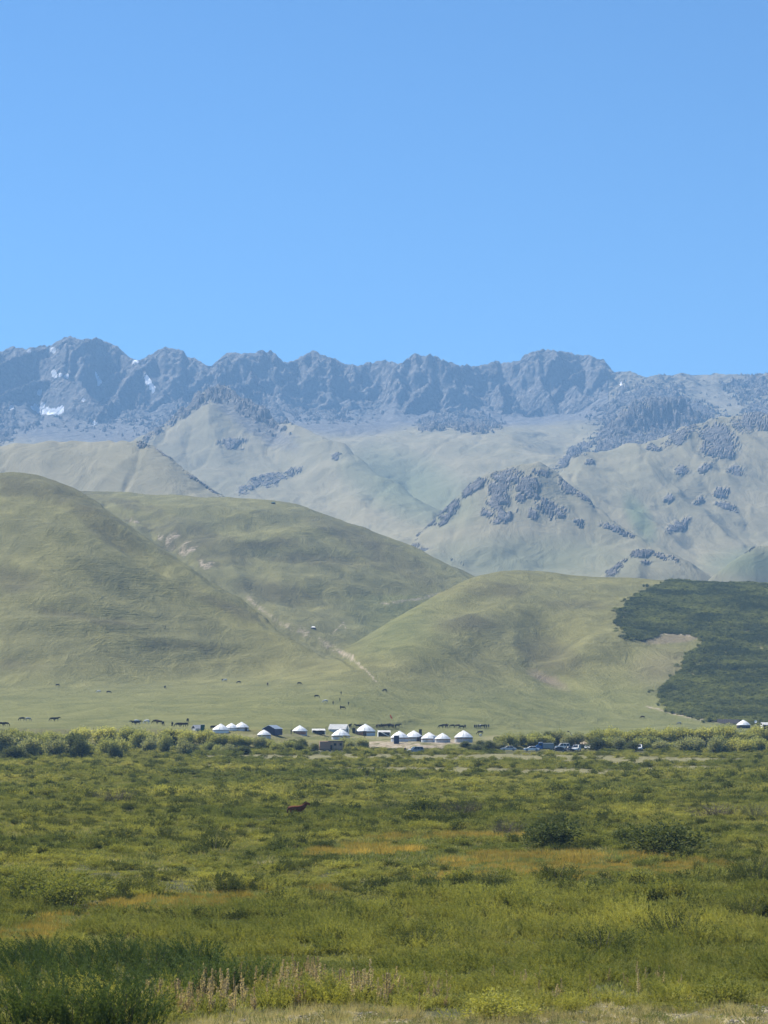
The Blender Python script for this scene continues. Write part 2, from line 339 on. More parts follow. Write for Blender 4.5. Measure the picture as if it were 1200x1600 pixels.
def ground_z(x, y):
    """height of the near ground under world point(s)"""
    x = np.atleast_1d(np.asarray(x, float)); y = np.atleast_1d(np.asarray(y, float))
    s = x / np.maximum(y, 60.0)
    i = np.clip(np.searchsorted(S1, s) - 1, 0, len(S1) - 2); j = np.clip(np.searchsorted(Yrows, y) - 1, 0, len(Yrows) - 2)
    u = np.clip((s - S1[i]) / (S1[i + 1] - S1[i]), 0, 1); v = np.clip((y - Yrows[j]) / (Yrows[j + 1] - Yrows[j]), 0, 1)
    return ZZ[i, j] * (1 - u) * (1 - v) + ZZ[i + 1, j] * u * (1 - v) + ZZ[i, j + 1] * (1 - u) * v + ZZ[i + 1, j + 1] * u * v
_y = np.concatenate([np.arange(62, 700, 0.5), np.arange(700, 2600, 1.0)])
def at_pixel(px, py):
    """where the near ground is seen at that pixel of the photograph"""
    s = (px - 600) / F_PX
    z = ground_z(s * _y, _y); qx, qy = project(s * _y, _y, z)
    k = int(np.argmax(qy <= py)) if (qy <= py).any() else len(_y) - 1
    s2 = s * (600 - px + 1e-9) / (600 - qx[k] + 1e-9) if abs(px - 600) > 1 else s
    x = s2 * _y[k]
    return float(x), float(_y[k]), float(ground_z(x, _y[k])[0])

# ---- mountains behind
mx = np.concatenate([np.arange(-330, -10, 6.0), np.arange(-10, 1211, 1.75), np.arange(1213, 1540, 6.0)])
mS = (mx - 600) / F_PX
mY = np.concatenate([np.arange(2450, 3900, 9.0), np.arange(3900, 5850, 11.0), np.arange(5850, 6860, 4.8), np.arange(6870, 7500, 40.0)])
mSS, mYY = np.meshgrid(mS, mY, indexing='ij'); mXX = mSS * mYY
SKY = [(-330, 560), (-150, 570), (-60, 545), (0, 549), (14, 546), (22, 542), (33, 543), (42, 546), (52, 542), (64, 540), (80, 541), (88, 534), (98, 529), (108, 527), (120, 528), (128, 531), (136, 529), (143, 531), (155, 529), (168, 534), (180, 540), (192, 549), (205, 562),
    (218, 563), (232, 556), (246, 547), (258, 543), (272, 544), (286, 548), (293, 557), (305, 560), (315, 567), (327, 575), (338, 565), (350, 555), (358, 551), (368, 550), (378, 553), (392, 553), (402, 550), (410, 547), (416, 551), (423, 547), (432, 554), (442, 565), (452, 565), (466, 562), (477, 552), (490, 548), (500, 552),
    (512, 557), (526, 562), (540, 569), (556, 572), (567, 568), (585, 566), (598, 563), (612, 564), (619, 568), (630, 567), (643, 556), (650, 552), (660, 557), (680, 561), (700, 566), (725, 572), (740, 573), (768, 568), (775, 565), (783, 567), (800, 566), (812, 564), (820, 555), (832, 549), (850, 547), (862, 546), (880, 550), (900, 553),
    (912, 556), (922, 555), (932, 560), (945, 563), (953, 574), (960, 582), (985, 581), (1005, 590), (1014, 592), (1028, 588), (1040, 587), (1050, 588), (1065, 583), (1080, 587), (1100, 587), (1130, 586), (1160, 589), (1190, 590), (1200, 587), (1300, 580), (1540, 600)]
def cz(pts, Y):
    p = [(a, b, Y) for a, b in pts]; return curve(mS, p)[1]
# loft of contour lines from the valley to the crest
lines = [(2450, cz([(-330, 960), (1540, 960)], 2450)),
    (2900, cz([(-330, 905), (300, 905), (760, 902), (900, 908), (1540, 920)], 2900)),
    (3500, cz([(-330, 830), (300, 850), (620, 846), (800, 850), (1200, 850), (1540, 850)], 3500)),
    (4300, cz([(-330, 745), (200, 750), (560, 745), (640, 770), (720, 740), (860, 722), (1000, 735), (1540, 730)], 4300)),
    (4800, cz([(-330, 715), (200, 712), (480, 700), (600, 702), (700, 690), (800, 685), (880, 712), (1000, 690), (1540, 680)], 4800)),
    (5500, cz([(-330, 688), (0, 690), (200, 680), (450, 672), (640, 665), (760, 668), (850, 668), (1000, 655), (1540, 640)], 5500)),
    (6050, cz([(-330, 655), (0, 655), (120, 655), (300, 650), (430, 645), (600, 652), (740, 655), (850, 655), (930, 640), (1000, 618), (1540, 615)], 6050)),
    (6290, cz([(-330, 620), (0, 605), (60, 640), (120, 625), (300, 625), (430, 622), (600, 625), (740, 632), (850, 636), (930, 610), (1000, 600), (1540, 602)], 6290)),
    (6520, cz(SKY, 6520)), (6900, cz(SKY, 6520) - 230), (7600, cz(SKY, 6520) - 500)]
ly = np.array([l[0] for l in lines], float); lz = np.array([smooth1(l[1], 9) if l[0] < 6400 else l[1] for l in lines])
def loft(Y2):
    out = np.zeros_like(Y2)
    # Catmull-like monotone interpolation along Y
    d = (lz[1:] - lz[:-1]) / (ly[1:] - ly[:-1])[:, None]
    mm = np.zeros_like(lz); mm[1:-1] = 0.5 * (d[1:] + d[:-1]); mm[0] = d[0]; mm[-1] = d[-1]
    k8 = list(ly).index(6520.0); mm[k8] = 0.25 * d[k8 - 1]
    for k in range(len(ly) - 1):
        a, b = ly[k], ly[k + 1]; sel = (mY >= a) & (mY < b) if k < len(ly) - 2 else (mY >= a)
        t = ((mY[sel] - a) / (b - a))[None, :]; h = b - a
        out[:, sel] = (2 * t**3 - 3 * t**2 + 1) * lz[k][:, None] + (t**3 - 2 * t**2 + t) * h * mm[k][:, None] + (-2 * t**3 + 3 * t**2) * lz[k + 1][:, None] + (t**3 - t**2) * h * mm[k + 1][:, None]
    return out
# the main ridge swings towards and away from the viewer: D is how far, mYQ the depth measured from it
mD = (190 * fbm(mS * 6500 / 330, 0 * mS + 3.3, 2, 190) + 80 * fbm(mS * 6500 / 110, 0 * mS + 1.3, 2, 191) + 40 * fbm(mS * 6500 / 45, 0 * mS + 8.3, 2, 192))[:, None]
mYQ = mYY.copy()
for _ in range(4): mYQ = mYY - mD * sstep(5600, 6150, mYQ)
wall = sstep(5900, 6150, mYQ) * (1 - sstep(6400, 6505, mYQ))
butt = fbm(mXX / 170, mYY / 300, 3, 195, 0.55)
mZ = loft(mYY)
mZ = np.stack([np.interp(mYQ[i] + wall[i] * (110 * butt[i] + 10), mY, mZ[i]) for i in range(len(mS))])
mZ = CAM_Z + (mZ - CAM_Z) * (mYY / mYQ)
_sx = mXX; _sy = mYY
warp = 60 * fbm(_sx / 260, _sy / 260, 3, 201)
tilt_ = 0.55 * fbm(_sx / 500, _sy / 900, 2, 203)
ribs = ridged((_sx + warp + tilt_ * (_sy - 6500)) / 135, (_sy + warp) / 115, 6, 205, 0.5)
crag = ridged((_sx - .5 * warp) / 58, (_sy) / 52, 5, 211, 0.55)
gn = fbm(_sx / 330, _sy / 520, 5, 221); gn2 = fbm(_sx / 90, _sy / 150, 4, 223)
faceband = sstep(6080, 6320, mYQ)
PXm, PYm = project(mXX, mYY, mZ)
leftmost = 1 - sstep(930, 1010, PXm)
amp = faceband * (0.35 + 0.65 * leftmost)
crestfade = np.exp(-((mYQ - 6520) / 75.0) ** 2)
amp = amp * (1 - sstep(6470, 6545, mYQ))
mZ = mZ + amp * (1 - 0.95 * crestfade) * (46 * (ribs - 0.42)) + amp * (1 - 0.85 * crestfade) * 30 * (crag - 0.38) + sstep(2800, 4200, mYY) * (1 - faceband) * (16 * gn + 4 * gn2)
# rock spurs that leave the crest towards the valley, steep on both flanks, with scree bays between
_r0 = int(np.searchsorted(mY, 5100)); _rs = random.Random(12)
spur = np.full_like(mZ, -1e4); _jag = 9 * fbm(_sx / 22, _sy / 26, 3, 241) + 5 * fbm(_sx / 8, _sy / 9, 2, 243)
_px = -60.0
while _px < 1010:
    _s0 = (_px - 600) / F_PX; _ci = int(np.clip(np.searchsorted(mS, _s0), 1, len(mS) - 2)); _zc = float(curve(mS, [(a, b, 6520) for a, b in SKY])[1][_ci]) - _rs.uniform(2, 30)
    _Yc = 6520 + float(mD[_ci, 0]); _slope = _rs.uniform(.30, .58); _lean = _rs.uniform(-.75, .75); _fl = _rs.uniform(.75, 1.25); _fr = _rs.uniform(.85, 1.6); _bend = _rs.uniform(-.0012, .0012)
    _d = np.clip(_Yc - _sy[:, _r0:], 0, None); _xc = _s0 * _Yc + _lean * _d + _bend * _d ** 2 + 9 * np.sin(_d / 37 + _px)
    _dx = _sx[:, _r0:] - _xc; _h = _zc - _slope * _d - .00035 * _d ** 2 - 26 * np.clip(np.sin(_d / 63 + _px * .7), -.4, 1) * sstep(20, 90, _d) + _jag[:, _r0:]
    _side = np.where(_dx < 0, -_dx * _fl, _dx * _fr); _side = _side * (1 + .25 * np.sin(_sx[:, _r0:] / 19 + _sy[:, _r0:] / 23))
    spur[:, _r0:] = np.maximum(spur[:, _r0:], np.where(_d > 0, _h - _side, -1e4)); _px += _rs.uniform(17, 46)
_proud = spur - mZ
mZ = np.where(spur > -5e3, smax(mZ, np.maximum(spur, mZ - 60), 5), mZ)
spurmask = sstep(-6, 5, _proud)
zsky = CAM_Z + (curve(mS, [(a, b, 6520) for a, b in SKY])[1][:, None] - CAM_Z) * (mYY / mYQ)
teeth = leftmost * (9 * fbm(_sx / 27, _sx / 90, 2, 229) + 7 * fbm(_sx / 10, _sx / 30, 2, 230))
mZ = np.minimum(mZ, zsky + teeth - 0.05 * np.abs(mYQ - 6520))
_cf = np.exp(-((mYQ - 6520) / 26.0) ** 2); mZ = mZ * (1 - _cf) + _cf * (zsky + teeth - 1)
base_m = mZ
rock = amp * 1.0
def mlayer(crest, width, foot, **kw): return layer(mS, mYY, crest, width, foot, **kw)
def rough(a1, a2, seed): return a1 * 1.1 * (ridged(_sx / 170 + _sy / 900, _sy / 420, 4, seed + 3, .45) - .4) + a1 * .7 * fbm(_sx / 240, _sy / 330, 4, seed) + a2 * fbm(_sx / 60, _sy / 80, 4, seed + 7)
# spurs and front ridges (far to near)
G5 = mlayer([(-330, 1000, 5000), (820, 800, 5000), (880, 735, 5000), (920, 700, 5000), (950, 668, 5050), (975, 640, 5100), (1000, 624, 5150), (1030, 621, 5180), (1060, 624, 5200), (1090, 640, 5200), (1120, 655, 5200), (1180, 670, 5200), (1540, 700, 5200)], 700, 300, back=.5, rnd=.03, p=1.3, sm=5) + rough(10, 8, 301)
G2 = mlayer([(-330, 860, 4400), (100, 760, 4500), (180, 712, 4600), (225, 682, 4700), (260, 655, 4800), (300, 627, 4900), (330, 606, 4950), (348, 600, 4970), (366, 606, 4950), (400, 632, 4880), (430, 657, 4800), (480, 668, 4650), (540, 697, 4400), (585, 735, 4200), (620, 757, 4050), (660, 785, 3900), (690, 803, 3800),
    (720, 840, 3700), (760, 900, 3600), (1540, 1200, 3600)], 1350, 120, back=.55, rnd=.025, p=1.12, sm=7) + rough(15, 4, 311)
G1 = mlayer([(-330, 705, 3350), (0, 694, 3320), (100, 692, 3300), (170, 689, 3280), (212, 688, 3260), (240, 698, 3230), (265, 712, 3200), (290, 733, 3160), (320, 755, 3120), (350, 775, 3080), (400, 805, 3000), (500, 870, 2950), (640, 930, 2900), (1540, 1100, 2900)], 700, 120, back=.5, rnd=.1, p=1.15, sm=15) + rough(8, 2, 321)
G4 = mlayer([(-330, 1100, 3900), (700, 900, 3900), (800, 800, 3950), (850, 755, 4000), (880, 722, 4020), (900, 705, 4040), (918, 699, 4060), (950, 700, 4080), (1000, 690, 4100), (1040, 678, 4150), (1080, 665, 4200), (1120, 655, 4230), (1160, 652, 4250), (1200, 650, 4260), (1540, 640, 4300)], 1100, 150, back=.5, rnd=.03, p=1.15, sm=7) + rough(16, 4, 331)
G3 = mlayer([(-330, 1100, 3400), (560, 930, 3350), (610, 876, 3350), (640, 852, 3350), (672, 815, 3380), (700, 785, 3400), (735, 757, 3420), (770, 738, 3430), (800, 730, 3440), (842, 723, 3450), (868, 738, 3440), (895, 762, 3400), (930, 793, 3340), (970, 822, 3260), (1010, 842, 3200), (1060, 870, 3100), (1150, 930, 3000), (1540, 1100, 3000)], 620, 120, back=.6, rnd=.03, p=1.12, sm=5) + rough(8, 4, 341)
G6 = mlayer([(-330, 1200, 2800), (900, 930, 2800), (945, 892, 2820), (970, 876, 2850), (998, 858, 2880), (1012, 857, 2900), (1045, 866, 2880), (1080, 880, 2860), (1120, 905, 2830), (1540, 1100, 2800)], 330, 110, back=.5, rnd=.03, p=1.1, sm=5) + rough(6, 3, 351)
G8 = mlayer([(-330, 1200, 2700), (1040, 930, 2700), (1080, 903, 2700), (1120, 882, 2730), (1160, 862, 2760), (1178, 852, 2780), (1200, 850, 2800), (1540, 830, 2850)], 350, 110, back=.5, rnd=.03, p=1.1, sm=5) + rough(5, 2, 361)
stack = [base_m, G5, G2, G4, G3, G1, G6, G8]
who = np.argmax(np.stack(stack), 0)
mZ = base_m
for g_, k_ in ((G5, 10), (G2, 10), (G4, 10), (G3, 8), (G1, 8), (G6, 6), (G8, 6)): mZ = smax(mZ, g_, k_)
mZ = mZ - 140 * sstep(2780, 2450, mYY)
PXm, PYm = project(mXX, mYY, mZ)
wx = 9 * fbm(_sx / 45, _sy / 45, 4, 401); wy = 9 * fbm(_sx / 45, _sy / 45, 4, 402)
PXw, PYw = PXm + wx, PYm + wy
halo = np.zeros_like(mZ)
def region(items, w):
    m = np.zeros_like(mZ)
    for it in items:
        cx, cyy, rx, ry = it[:4]; a = it[4] if len(it) > 4 else 0; s = it[5] if len(it) > 5 else 1
        m = np.maximum(m, s * np.clip(blob(PXw, PYw, cx, cyy, rx * 1.75, ry * 1.9, a) * 1.2, 0, 1))
    global halo
    halo = np.maximum(halo, 0.5 * np.clip(m * 1.3, 0, 1) * sstep(-.2, .3, rbreak + .3 * m) * np.isin(who, w))
    m = sstep(0.0, 0.16, rbreak + 0.62 * m - 0.40) * (m > 0.01)
    return m * np.isin(who, w)
_sc = np.where(_sy > 4700, 1.9, 1.0)
rbreak = fbm(_sx / (11 * _sc) + _sy / (46 * _sc), _sy / (60 * _sc) - _sx / (70 * _sc), 5, 441, 0.74)
rk = np.zeros_like(mZ)
rk = np.maximum(rk, region([(1010, 650, 62, 36, -8), (985, 668, 50, 30, -40), (1060, 640, 60, 16, 16), (1075, 670, 50, 14, -10, .7)], [0, 1]))
rk = np.maximum(rk, region([(395, 628, 48, 17, 38), (420, 650, 22, 12, 40), (350, 612, 30, 10, 30, .8), (300, 628, 40, 10, -36), (262, 655, 30, 8, -36, .8), (240, 675, 16, 7, -36, .7), (362, 692, 16, 6), (415, 750, 22, 7, -12), (455, 737, 14, 5, -20, .7), (385, 762, 14, 5, -30, .8), (525, 712, 6, 3)], [0, 2]))
rk = np.maximum(rk, region([(700, 795, 20, 9, -50), (740, 760, 16, 8, -30), (785, 745, 14, 8), (780, 775, 13, 18, 10), (770, 765, 8, 7), (825, 765, 18, 7, 30), (830, 752, 14, 6, 20), (852, 787, 14, 7, 20), (870, 800, 13, 6, 10), (845, 738, 12, 5), (800, 742, 12, 8), (890, 760, 16, 5, 40), (812, 780, 9, 5), (832, 802, 8, 5), (785, 806, 12, 6, -20), (760, 800, 9, 4),
    (915, 775, 12, 5, 40), (935, 780, 12, 5, 35), (955, 822, 14, 5, 20), (975, 832, 10, 4, 20), (905, 815, 8, 4), (672, 815, 7, 5), (650, 830, 20, 4, -28, .8), (660, 862, 40, 8, 20, .5), (800, 760, 60, 36, 10, .16)], [4]))
rk = np.maximum(rk, region([(905, 702, 18, 6, -20), (885, 718, 16, 5, -45), (1120, 678, 22, 14, 20), (1130, 695, 18, 14), (1112, 700, 14, 8), (1170, 660, 20, 10), (1185, 650, 20, 14), (1065, 680, 20, 8, -30), (1060, 820, 17, 6, -25), (1067, 734, 8, 4), (1100, 730, 9, 4, -20), (1150, 735, 12, 4, 20), (1093, 781, 8, 3, -20), (1128, 770, 10, 5, 20), (1132, 790, 12, 4, 20), (1045, 777, 5, 3), (920, 722, 6, 3), (1020, 698, 9, 4), (1180, 600, 20, 10)], [0, 1, 3, 4, 6]))
rk = np.maximum(rk, region([(958, 885, 14, 8, -40), (1000, 862, 16, 6, -10), (1040, 868, 14, 3, 25, .8), (1010, 880, 8, 3), (1175, 846, 12, 4, 20), (1160, 860, 16, 3, -30), (1092, 870, 6, 3)], [6, 7]))
rk = np.maximum(rk, region([(268, 712, 30, 4, 36), (300, 738, 24, 3.5, 36), (330, 762, 18, 3, 36), (225, 693, 12, 3, 10, .6)], [5]))
rk = np.maximum(rk, region([(680, 660, 22, 8, -15), (735, 662, 34, 9, 4), (725, 655, 22, 9, 0), (0, 655, 26, 26), (45, 668, 20, 5, -12, .7), (110, 660, 60, 10, 10, .45), (200, 645, 60, 20, 0, .6), (510, 650, 60, 8, 0, .6), (1040, 610, 40, 10, 8, .6), (1180, 610, 40, 18, 0, .7)], [0]))
base_line = np.interp(PXw, [-400, 0, 60, 100, 160, 240, 300, 380, 430, 470, 520, 560, 600, 660, 720, 780, 830, 870, 920, 945, 970, 1020, 1100, 1600], [640, 606, 625, 610, 632, 648, 640, 640, 640, 655, 640, 634, 648, 640, 650, 650, 640, 640, 612, 600, 602, 596, 598, 600])
face = sstep(10, -14, PYw - base_line) * (who == 0) * (0.4 + 0.6 * leftmost)
tal = fbm(_sx / 95 + _sy / 160, _sy / 75, 5, 431, 0.6)
_crest_py = project(mXX, mYY, zsky)[1]; reldown = np.clip((PYw - _crest_py) / np.maximum(base_line - _crest_py, 12), 0, 1.4)
tongue = fbm(_sx / 48, _sy / 330, 4, 433, 0.55); gapn = fbm(_sx / 210, _sy / 300, 2, 435)
face = face * sstep(0.0, 0.16, -0.06 - 0.62 * reldown + 0.62 * spurmask + 0.85 * tongue + 0.7 * tal + 0.25 * gapn + 0.30 * crestfade)
face = np.maximum(face, spurmask * (who == 0) * sstep(-.22, .06, tal + .5 * tongue + .25 - .3 * reldown) * sstep(1.45, 1.05, (PYw - _crest_py) / np.maximum(base_line - _crest_py, 12)))
face = np.maximum(face, rk)
rough_rk = np.where(_sy > 4700, 24, 11) * (ridged(_sx / 60, _sy / 70, 5, 411, 0.6) - 0.2) + 8 * (ridged(_sx / 22, _sy / 30, 3, 415, .55) - .4)
mZ = mZ + rk * rough_rk * np.where(mYY > 4500, 1.0, 0.3)
mZ = mZ - (1 - np.clip(rk, 0, 1)) * sstep(2650, 3000, mYY) * (1 - sstep(5200, 5900, mYY)) * 7 * np.clip(ridged((_sx + 40 * fbm(_sx / 200, _sy / 300, 2, 451)) / 95, _sy / 360, 3, 453, .45) - .35, 0, 1)
mZ = mZ + (1 - np.clip(face + rk, 0, 1)) * sstep(2700, 3500, mYY) * 1.5 * fbm(_sx / 25, _sy / 40, 3, 421)
PXm, PYm = project(mXX, mYY, mZ)
snow = np.zeros_like(mZ)
for it in [(60, 639, 12, 4, 20), (78, 643, 20, 4.5, 0), (92, 640, 9, 4, -30), (62, 613, 4, 5), (66, 632, 3, 3), (82, 547, 5, 4, 40), (85, 585, 6, 4, 60), (95, 586, 3, 3), (104, 588, 3, 3), (46, 548, 3, 2.5), (211, 565, 5, 2.5), (231, 595, 4, 10, -28), (238, 606, 3.5, 7, -35), (152, 590, 2, 9, -20), (156, 597, 4, 3, -50), (18, 637, 3, 3), (148, 661, 3, 2.5), (970, 600, 1.6, 1.4), (130, 625, 3, 2)]:
    cx, cyy, rx, ry = it[:4]; a = it[4] if len(it) > 4 else 0
    snow = np.maximum(snow, np.clip(blob(PXm + wx * .25, PYm + wy * .25, cx, cyy, rx * 1.15, ry * 1.15, a) * 3, 0, 1) * (mYY > 5700) * (mYQ < 6530))
scree = sstep(5300, 5900, mYY) * (who == 0) * np.where(PXm > 950, 0.45, 1.0)
scree = np.maximum(scree, np.clip(blob(PXm, PYm, 200, 660, 300, 45) * 1.6, 0, 1) * (who == 0))
scree = np.maximum(scree, np.clip(blob(PXm, PYm, 540, 655, 120, 30) * 1.6, 0, 1) * (who == 0))
scree = np.maximum(scree, .8 * np.clip(blob(PXw, PYw, 385, 645, 110, 26, 36) * 1.6, 0, 1) * (who == 2))
scree = np.maximum(scree, halo)
mgreen = np.clip(blob(PXm, PYm, 1000, 810, 50, 22, 60), 0, 1)
mgreen = np.maximum(mgreen, .8 * blob(PXm, PYm, 640, 760, 130, 60, 20)); mgreen = np.maximum(mgreen, .8 * blob(PXm, PYm, 1190, 880, 110, 30)); mgreen = np.maximum(mgreen, .5 * blob(PXm, PYm, 820, 880, 200, 50))
def mountain_material():
    m = bpy.data.materials.new('mountain_slopes'); t = NT(m); P = t.pos()
    at = lambda n: t.new('ShaderNodeAttribute', attribute_name=n).outputs['Fac']
    n_big = t.noise(P, 0.004, 5, 0.6); n_mid = t.noise(t.scale_vec(P, (1, 0.5, 1)), 0.018, 6, 0.65, 0.8); n_f = t.noise(P, 0.09, 6, 0.75)
    c = t.ramp(n_mid, [(0.3, (0.168, 0.150, 0.086)), (0.5, (0.205, 0.181, 0.108)), (0.7, (0.25, 0.218, 0.134))])
    c = t.mix(t.math('MULTIPLY', t.ramp(n_big, [(0.42, 0.0), (0.6, 1.0)]), 0.4), c, (0.130, 0.126, 0.074))
    c = t.mix(t.math('MULTIPLY', at('green'), 0.8), c, (0.095, 0.125, 0.06))
    c = t.mix(t.math('MULTIPLY', t.ramp(n_f, [(0.56, 0.0), (0.68, 1.0)]), 0.22), c, (0.055, 0.055, 0.045))
    sc = t.ramp(n_f, [(0.28, (0.08, 0.076, 0.07)), (0.45, (0.13, 0.124, 0.115)), (0.6, (0.19, 0.182, 0.168)), (0.74, (0.42, 0.40, 0.37))])
    c = t.mix(at('scree'), c, sc)
    rockc = t.ramp(n_f, [(0.3, (0.105, 0.102, 0.10)), (0.48, (0.19, 0.182, 0.17)), (0.68, (0.34, 0.32, 0.295))])
    rf = t.math('ADD', at('rock'), t.math('MULTIPLY', t.math('SUBTRACT', n_f, 0.5), 2.0))
    c = t.mix(t.ramp(rf, [(0.40, 0.0), (0.62, 1.0)]), c, rockc)
    c = t.mix(t.ramp(at('snow'), [(0.25, 0.0), (0.45, 1.0)]), c, (0.82, 0.85, 0.9))
    rr = t.math('ADD', t.math('MULTIPLY', at('rock'), 1.0, True), t.math('MULTIPLY', at('scree'), 0.3))
    vor = t.new('ShaderNodeTexVoronoi'); t.link(P, vor.inputs['Vector']); vor.inputs['Scale'].default_value = 0.05; vor.feature = 'F1'
    h = t.math('ADD', t.math('MULTIPLY', n_f, 1.0), t.math('MULTIPLY', vor.outputs['Distance'], 0.8))
    hb = t.math('ADD', t.math('MULTIPLY', h, rr), t.math('MULTIPLY', n_mid, 0.25))
    b = t.bump(hb, 1.0, 26.0)
    t.done(t.principled(c, 0.95, 0.1, b)); return m
mount_me = grid_mesh('mountains', mXX, mYY, mZ, dict(rock=np.clip(face, 0, 1), scree=scree, snow=snow, green=mgreen))
mountains = struct('mountains', mount_me, mountain_material())
# plain that carries the land to the horizon on the sides and behind the camera
def far_plain():
    bm = bmesh.new(); n = 48; ring0 = []; ring1 = []
    for i in range(n):
        a = 2 * math.pi * i / n
        ring0.append(bm.verts.new((9 * math.cos(a), 9 * math.sin(a) - 26, 3.0 if False else -1.2))); ring1.append(bm.verts.new((14000 * math.cos(a), 14000 * math.sin(a), -1.2)))
    for i in range(n): bm.faces.new((ring0[i], ring1[i], ring1[(i + 1) % n], ring0[(i + 1) % n]))
    bm.normal_update(); me = bpy.data.meshes.new('plain'); bm.to_mesh(me); bm.free(); return me
pl = struct('far_plain', far_plain(), simple_mat('plain_grass', (0.12, 0.13, 0.055), 0.95, 0.2, 0.01, objspace=False))
# ================================================================== PLANTS
def leaf_mat(name, lo, hi, trans=0.35, patch=0.02):
    """leaf colour: varies per plant, in patches over the land, and finely"""
    m = bpy.data.materials.new(name); t = NT(m); P = t.pos()
    rnd = t.new('ShaderNodeObjectInfo').outputs['Random']
    a = t.noise(P, patch, 4, 0.6); b = t.noise(P, 1.1, 3, 0.6)
    f = t.math('ADD', t.math('MULTIPLY', t.math('SUBTRACT', a, 0.5), 2.5), t.math('ADD', t.math('MULTIPLY', t.math('ADD', rnd, 0.22), 0.38), t.math('MULTIPLY', t.math('SUBTRACT', b, 0.5), 0.7)))
    c = t.ramp(f, [(0.0, lo), (0.8, hi)])
    d = t.principled(c, 0.85, 0.04); tr = t.new('ShaderNodeBsdfTranslucent'); t.link(t.mix(1.0, c, (1.25, 1.2, 0.55), 'MULTIPLY'), tr.inputs[0])
    mx = t.new('ShaderNodeMixShader'); mx.inputs[0].default_value = trans; t.link(d, mx.inputs[1]); t.link(tr.outputs[0], mx.inputs[2])
    t.done(mx.outputs[0]); MATS[name] = m; return m
leaf_mat('willow_leaf', (0.135, 0.155, 0.042), (0.42, 0.395, 0.105), 0.33)
leaf_mat('big_willow_leaf', (0.050, 0.080, 0.028), (0.125, 0.165, 0.055), 0.25)
leaf_mat('scrub_leaf', (0.150, 0.168, 0.050), (0.38, 0.35, 0.112), 0.33)
leaf_mat('dark_leaf', (0.068, 0.085, 0.028), (0.145, 0.155, 0.046), 0.26)
leaf_mat('juniper_leaf', (0.085, 0.100, 0.042), (0.32, 0.325, 0.11), 0.2, 0.03)
leaf_mat('grey_leaf', (0.12, 0.125, 0.062), (0.20, 0.20, 0.105), 0.3)
leaf_mat('belt_yellow', (0.27, 0.275, 0.11), (0.42, 0.41, 0.17), 0.5)
leaf_mat('belt_green', (0.22, 0.235, 0.105), (0.34, 0.345, 0.155), 0.5)
leaf_mat('belt_grey', (0.22, 0.23, 0.14), (0.33, 0.335, 0.20), 0.45)
leaf_mat('belt_dark', (0.10, 0.115, 0.06), (0.15, 0.17, 0.085), 0.3)
leaf_mat('gold_grass', (0.24, 0.19, 0.055), (0.54, 0.38, 0.12), 0.35, 0.05)
leaf_mat('dry_grass', (0.33, 0.28, 0.15), (0.58, 0.50, 0.30), 0.3, 0.3)
leaf_mat('herb_leaf', (0.16, 0.19, 0.065), (0.32, 0.33, 0.14), 0.3, 0.4)
leaf_mat('dock_seed', (0.34, 0.26, 0.165), (0.62, 0.51, 0.34), 0.35, 0.5)
leaf_mat('brown_twig', (0.10, 0.085, 0.06), (0.17, 0.145, 0.105), 0.1)
bark = simple_mat('bark', (0.12, 0.095, 0.075), 0.9, 0.3, 4.0)

def leaves_geo(c, d, n, L, W):
    """diamond leaves: centre, direction, normal, length, width -> verts, quads"""
    s = np.cross(d, n); s /= np.linalg.norm(s, axis=1)[:, None] + 1e-9
    L = np.broadcast_to(L, len(c))[:, None]; W = np.broadcast_to(W, len(c))[:, None]
    v = np.stack([c - d * L * .5, c + s * W * .5 - d * L * .05, c + d * L * .5, c - s * W * .5 - d * L * .05], 1).reshape(-1, 3)
    f = np.arange(len(c) * 4).reshape(-1, 4); return v, f
def unit(a): return a / (np.linalg.norm(a, axis=-1, keepdims=True) + 1e-9)
def proto_mesh(name, v, f, mats, mi=None):
    me = bpy.data.meshes.new(name); build_mesh(me, v, f, mi)
    for m in mats: me.materials.append(m)
    return me
def stems_shrub(rg, nst, nlf, h, spread, lf, lw, lean=0.35, base=0.18, lo=0.18, droop=0.12, wind=(0, 0)):
    """many wand-like stems with narrow leaves set along them"""
    C, D, N, LL, WW = [], [], [], [], []
    for i in range(nst):
        a = rg.uniform(0, 2 * np.pi); rr = np.sqrt(rg.uniform()) ; b = np.array([math.cos(a) * rr * spread * base * 3, math.sin(a) * rr * spread * base * 3, 0])
        out = np.array([math.cos(a + rg.normal(0, .5)), math.sin(a + rg.normal(0, .5)), 0]) * (rr * lean + rg.uniform(0, .12))
        out[:2] += wind
        hh = h * rg.uniform(.62, 1.05) * (1 - .25 * rr); t = np.sort(rg.uniform(lo, 1, nlf))[:, None]
        up = np.array([0, 0, 1.0])
        P = b + up * hh * (t - droop * t ** 3) + out * hh * (t ** 1.5) + rg.normal(0, .012 * h, (nlf, 3))
        tan = unit(up * (1 - droop * 3 * t ** 2) + out * 1.5 * t ** .5)
        az = rg.uniform(0, 2 * np.pi, nlf); side = np.stack([np.cos(az), np.sin(az), np.zeros(nlf)], 1)
        d = unit(tan * .9 + side * rg.uniform(.35, .8, (nlf, 1)))
        sc = (1.1 - .55 * t[:, 0]) * rg.uniform(.7, 1.15, nlf)
        C.append(P + d * lf * .45 * sc[:, None]); D.append(d); N.append(unit(rg.normal(0, .6, (nlf, 3)) + np.array([-.3, .3, .9]))); LL.append(lf * sc); WW.append(lw * sc)
    C, D, N = map(np.concatenate, (C, D, N)); return leaves_geo(C, D, N, np.concatenate(LL), np.concatenate(WW))
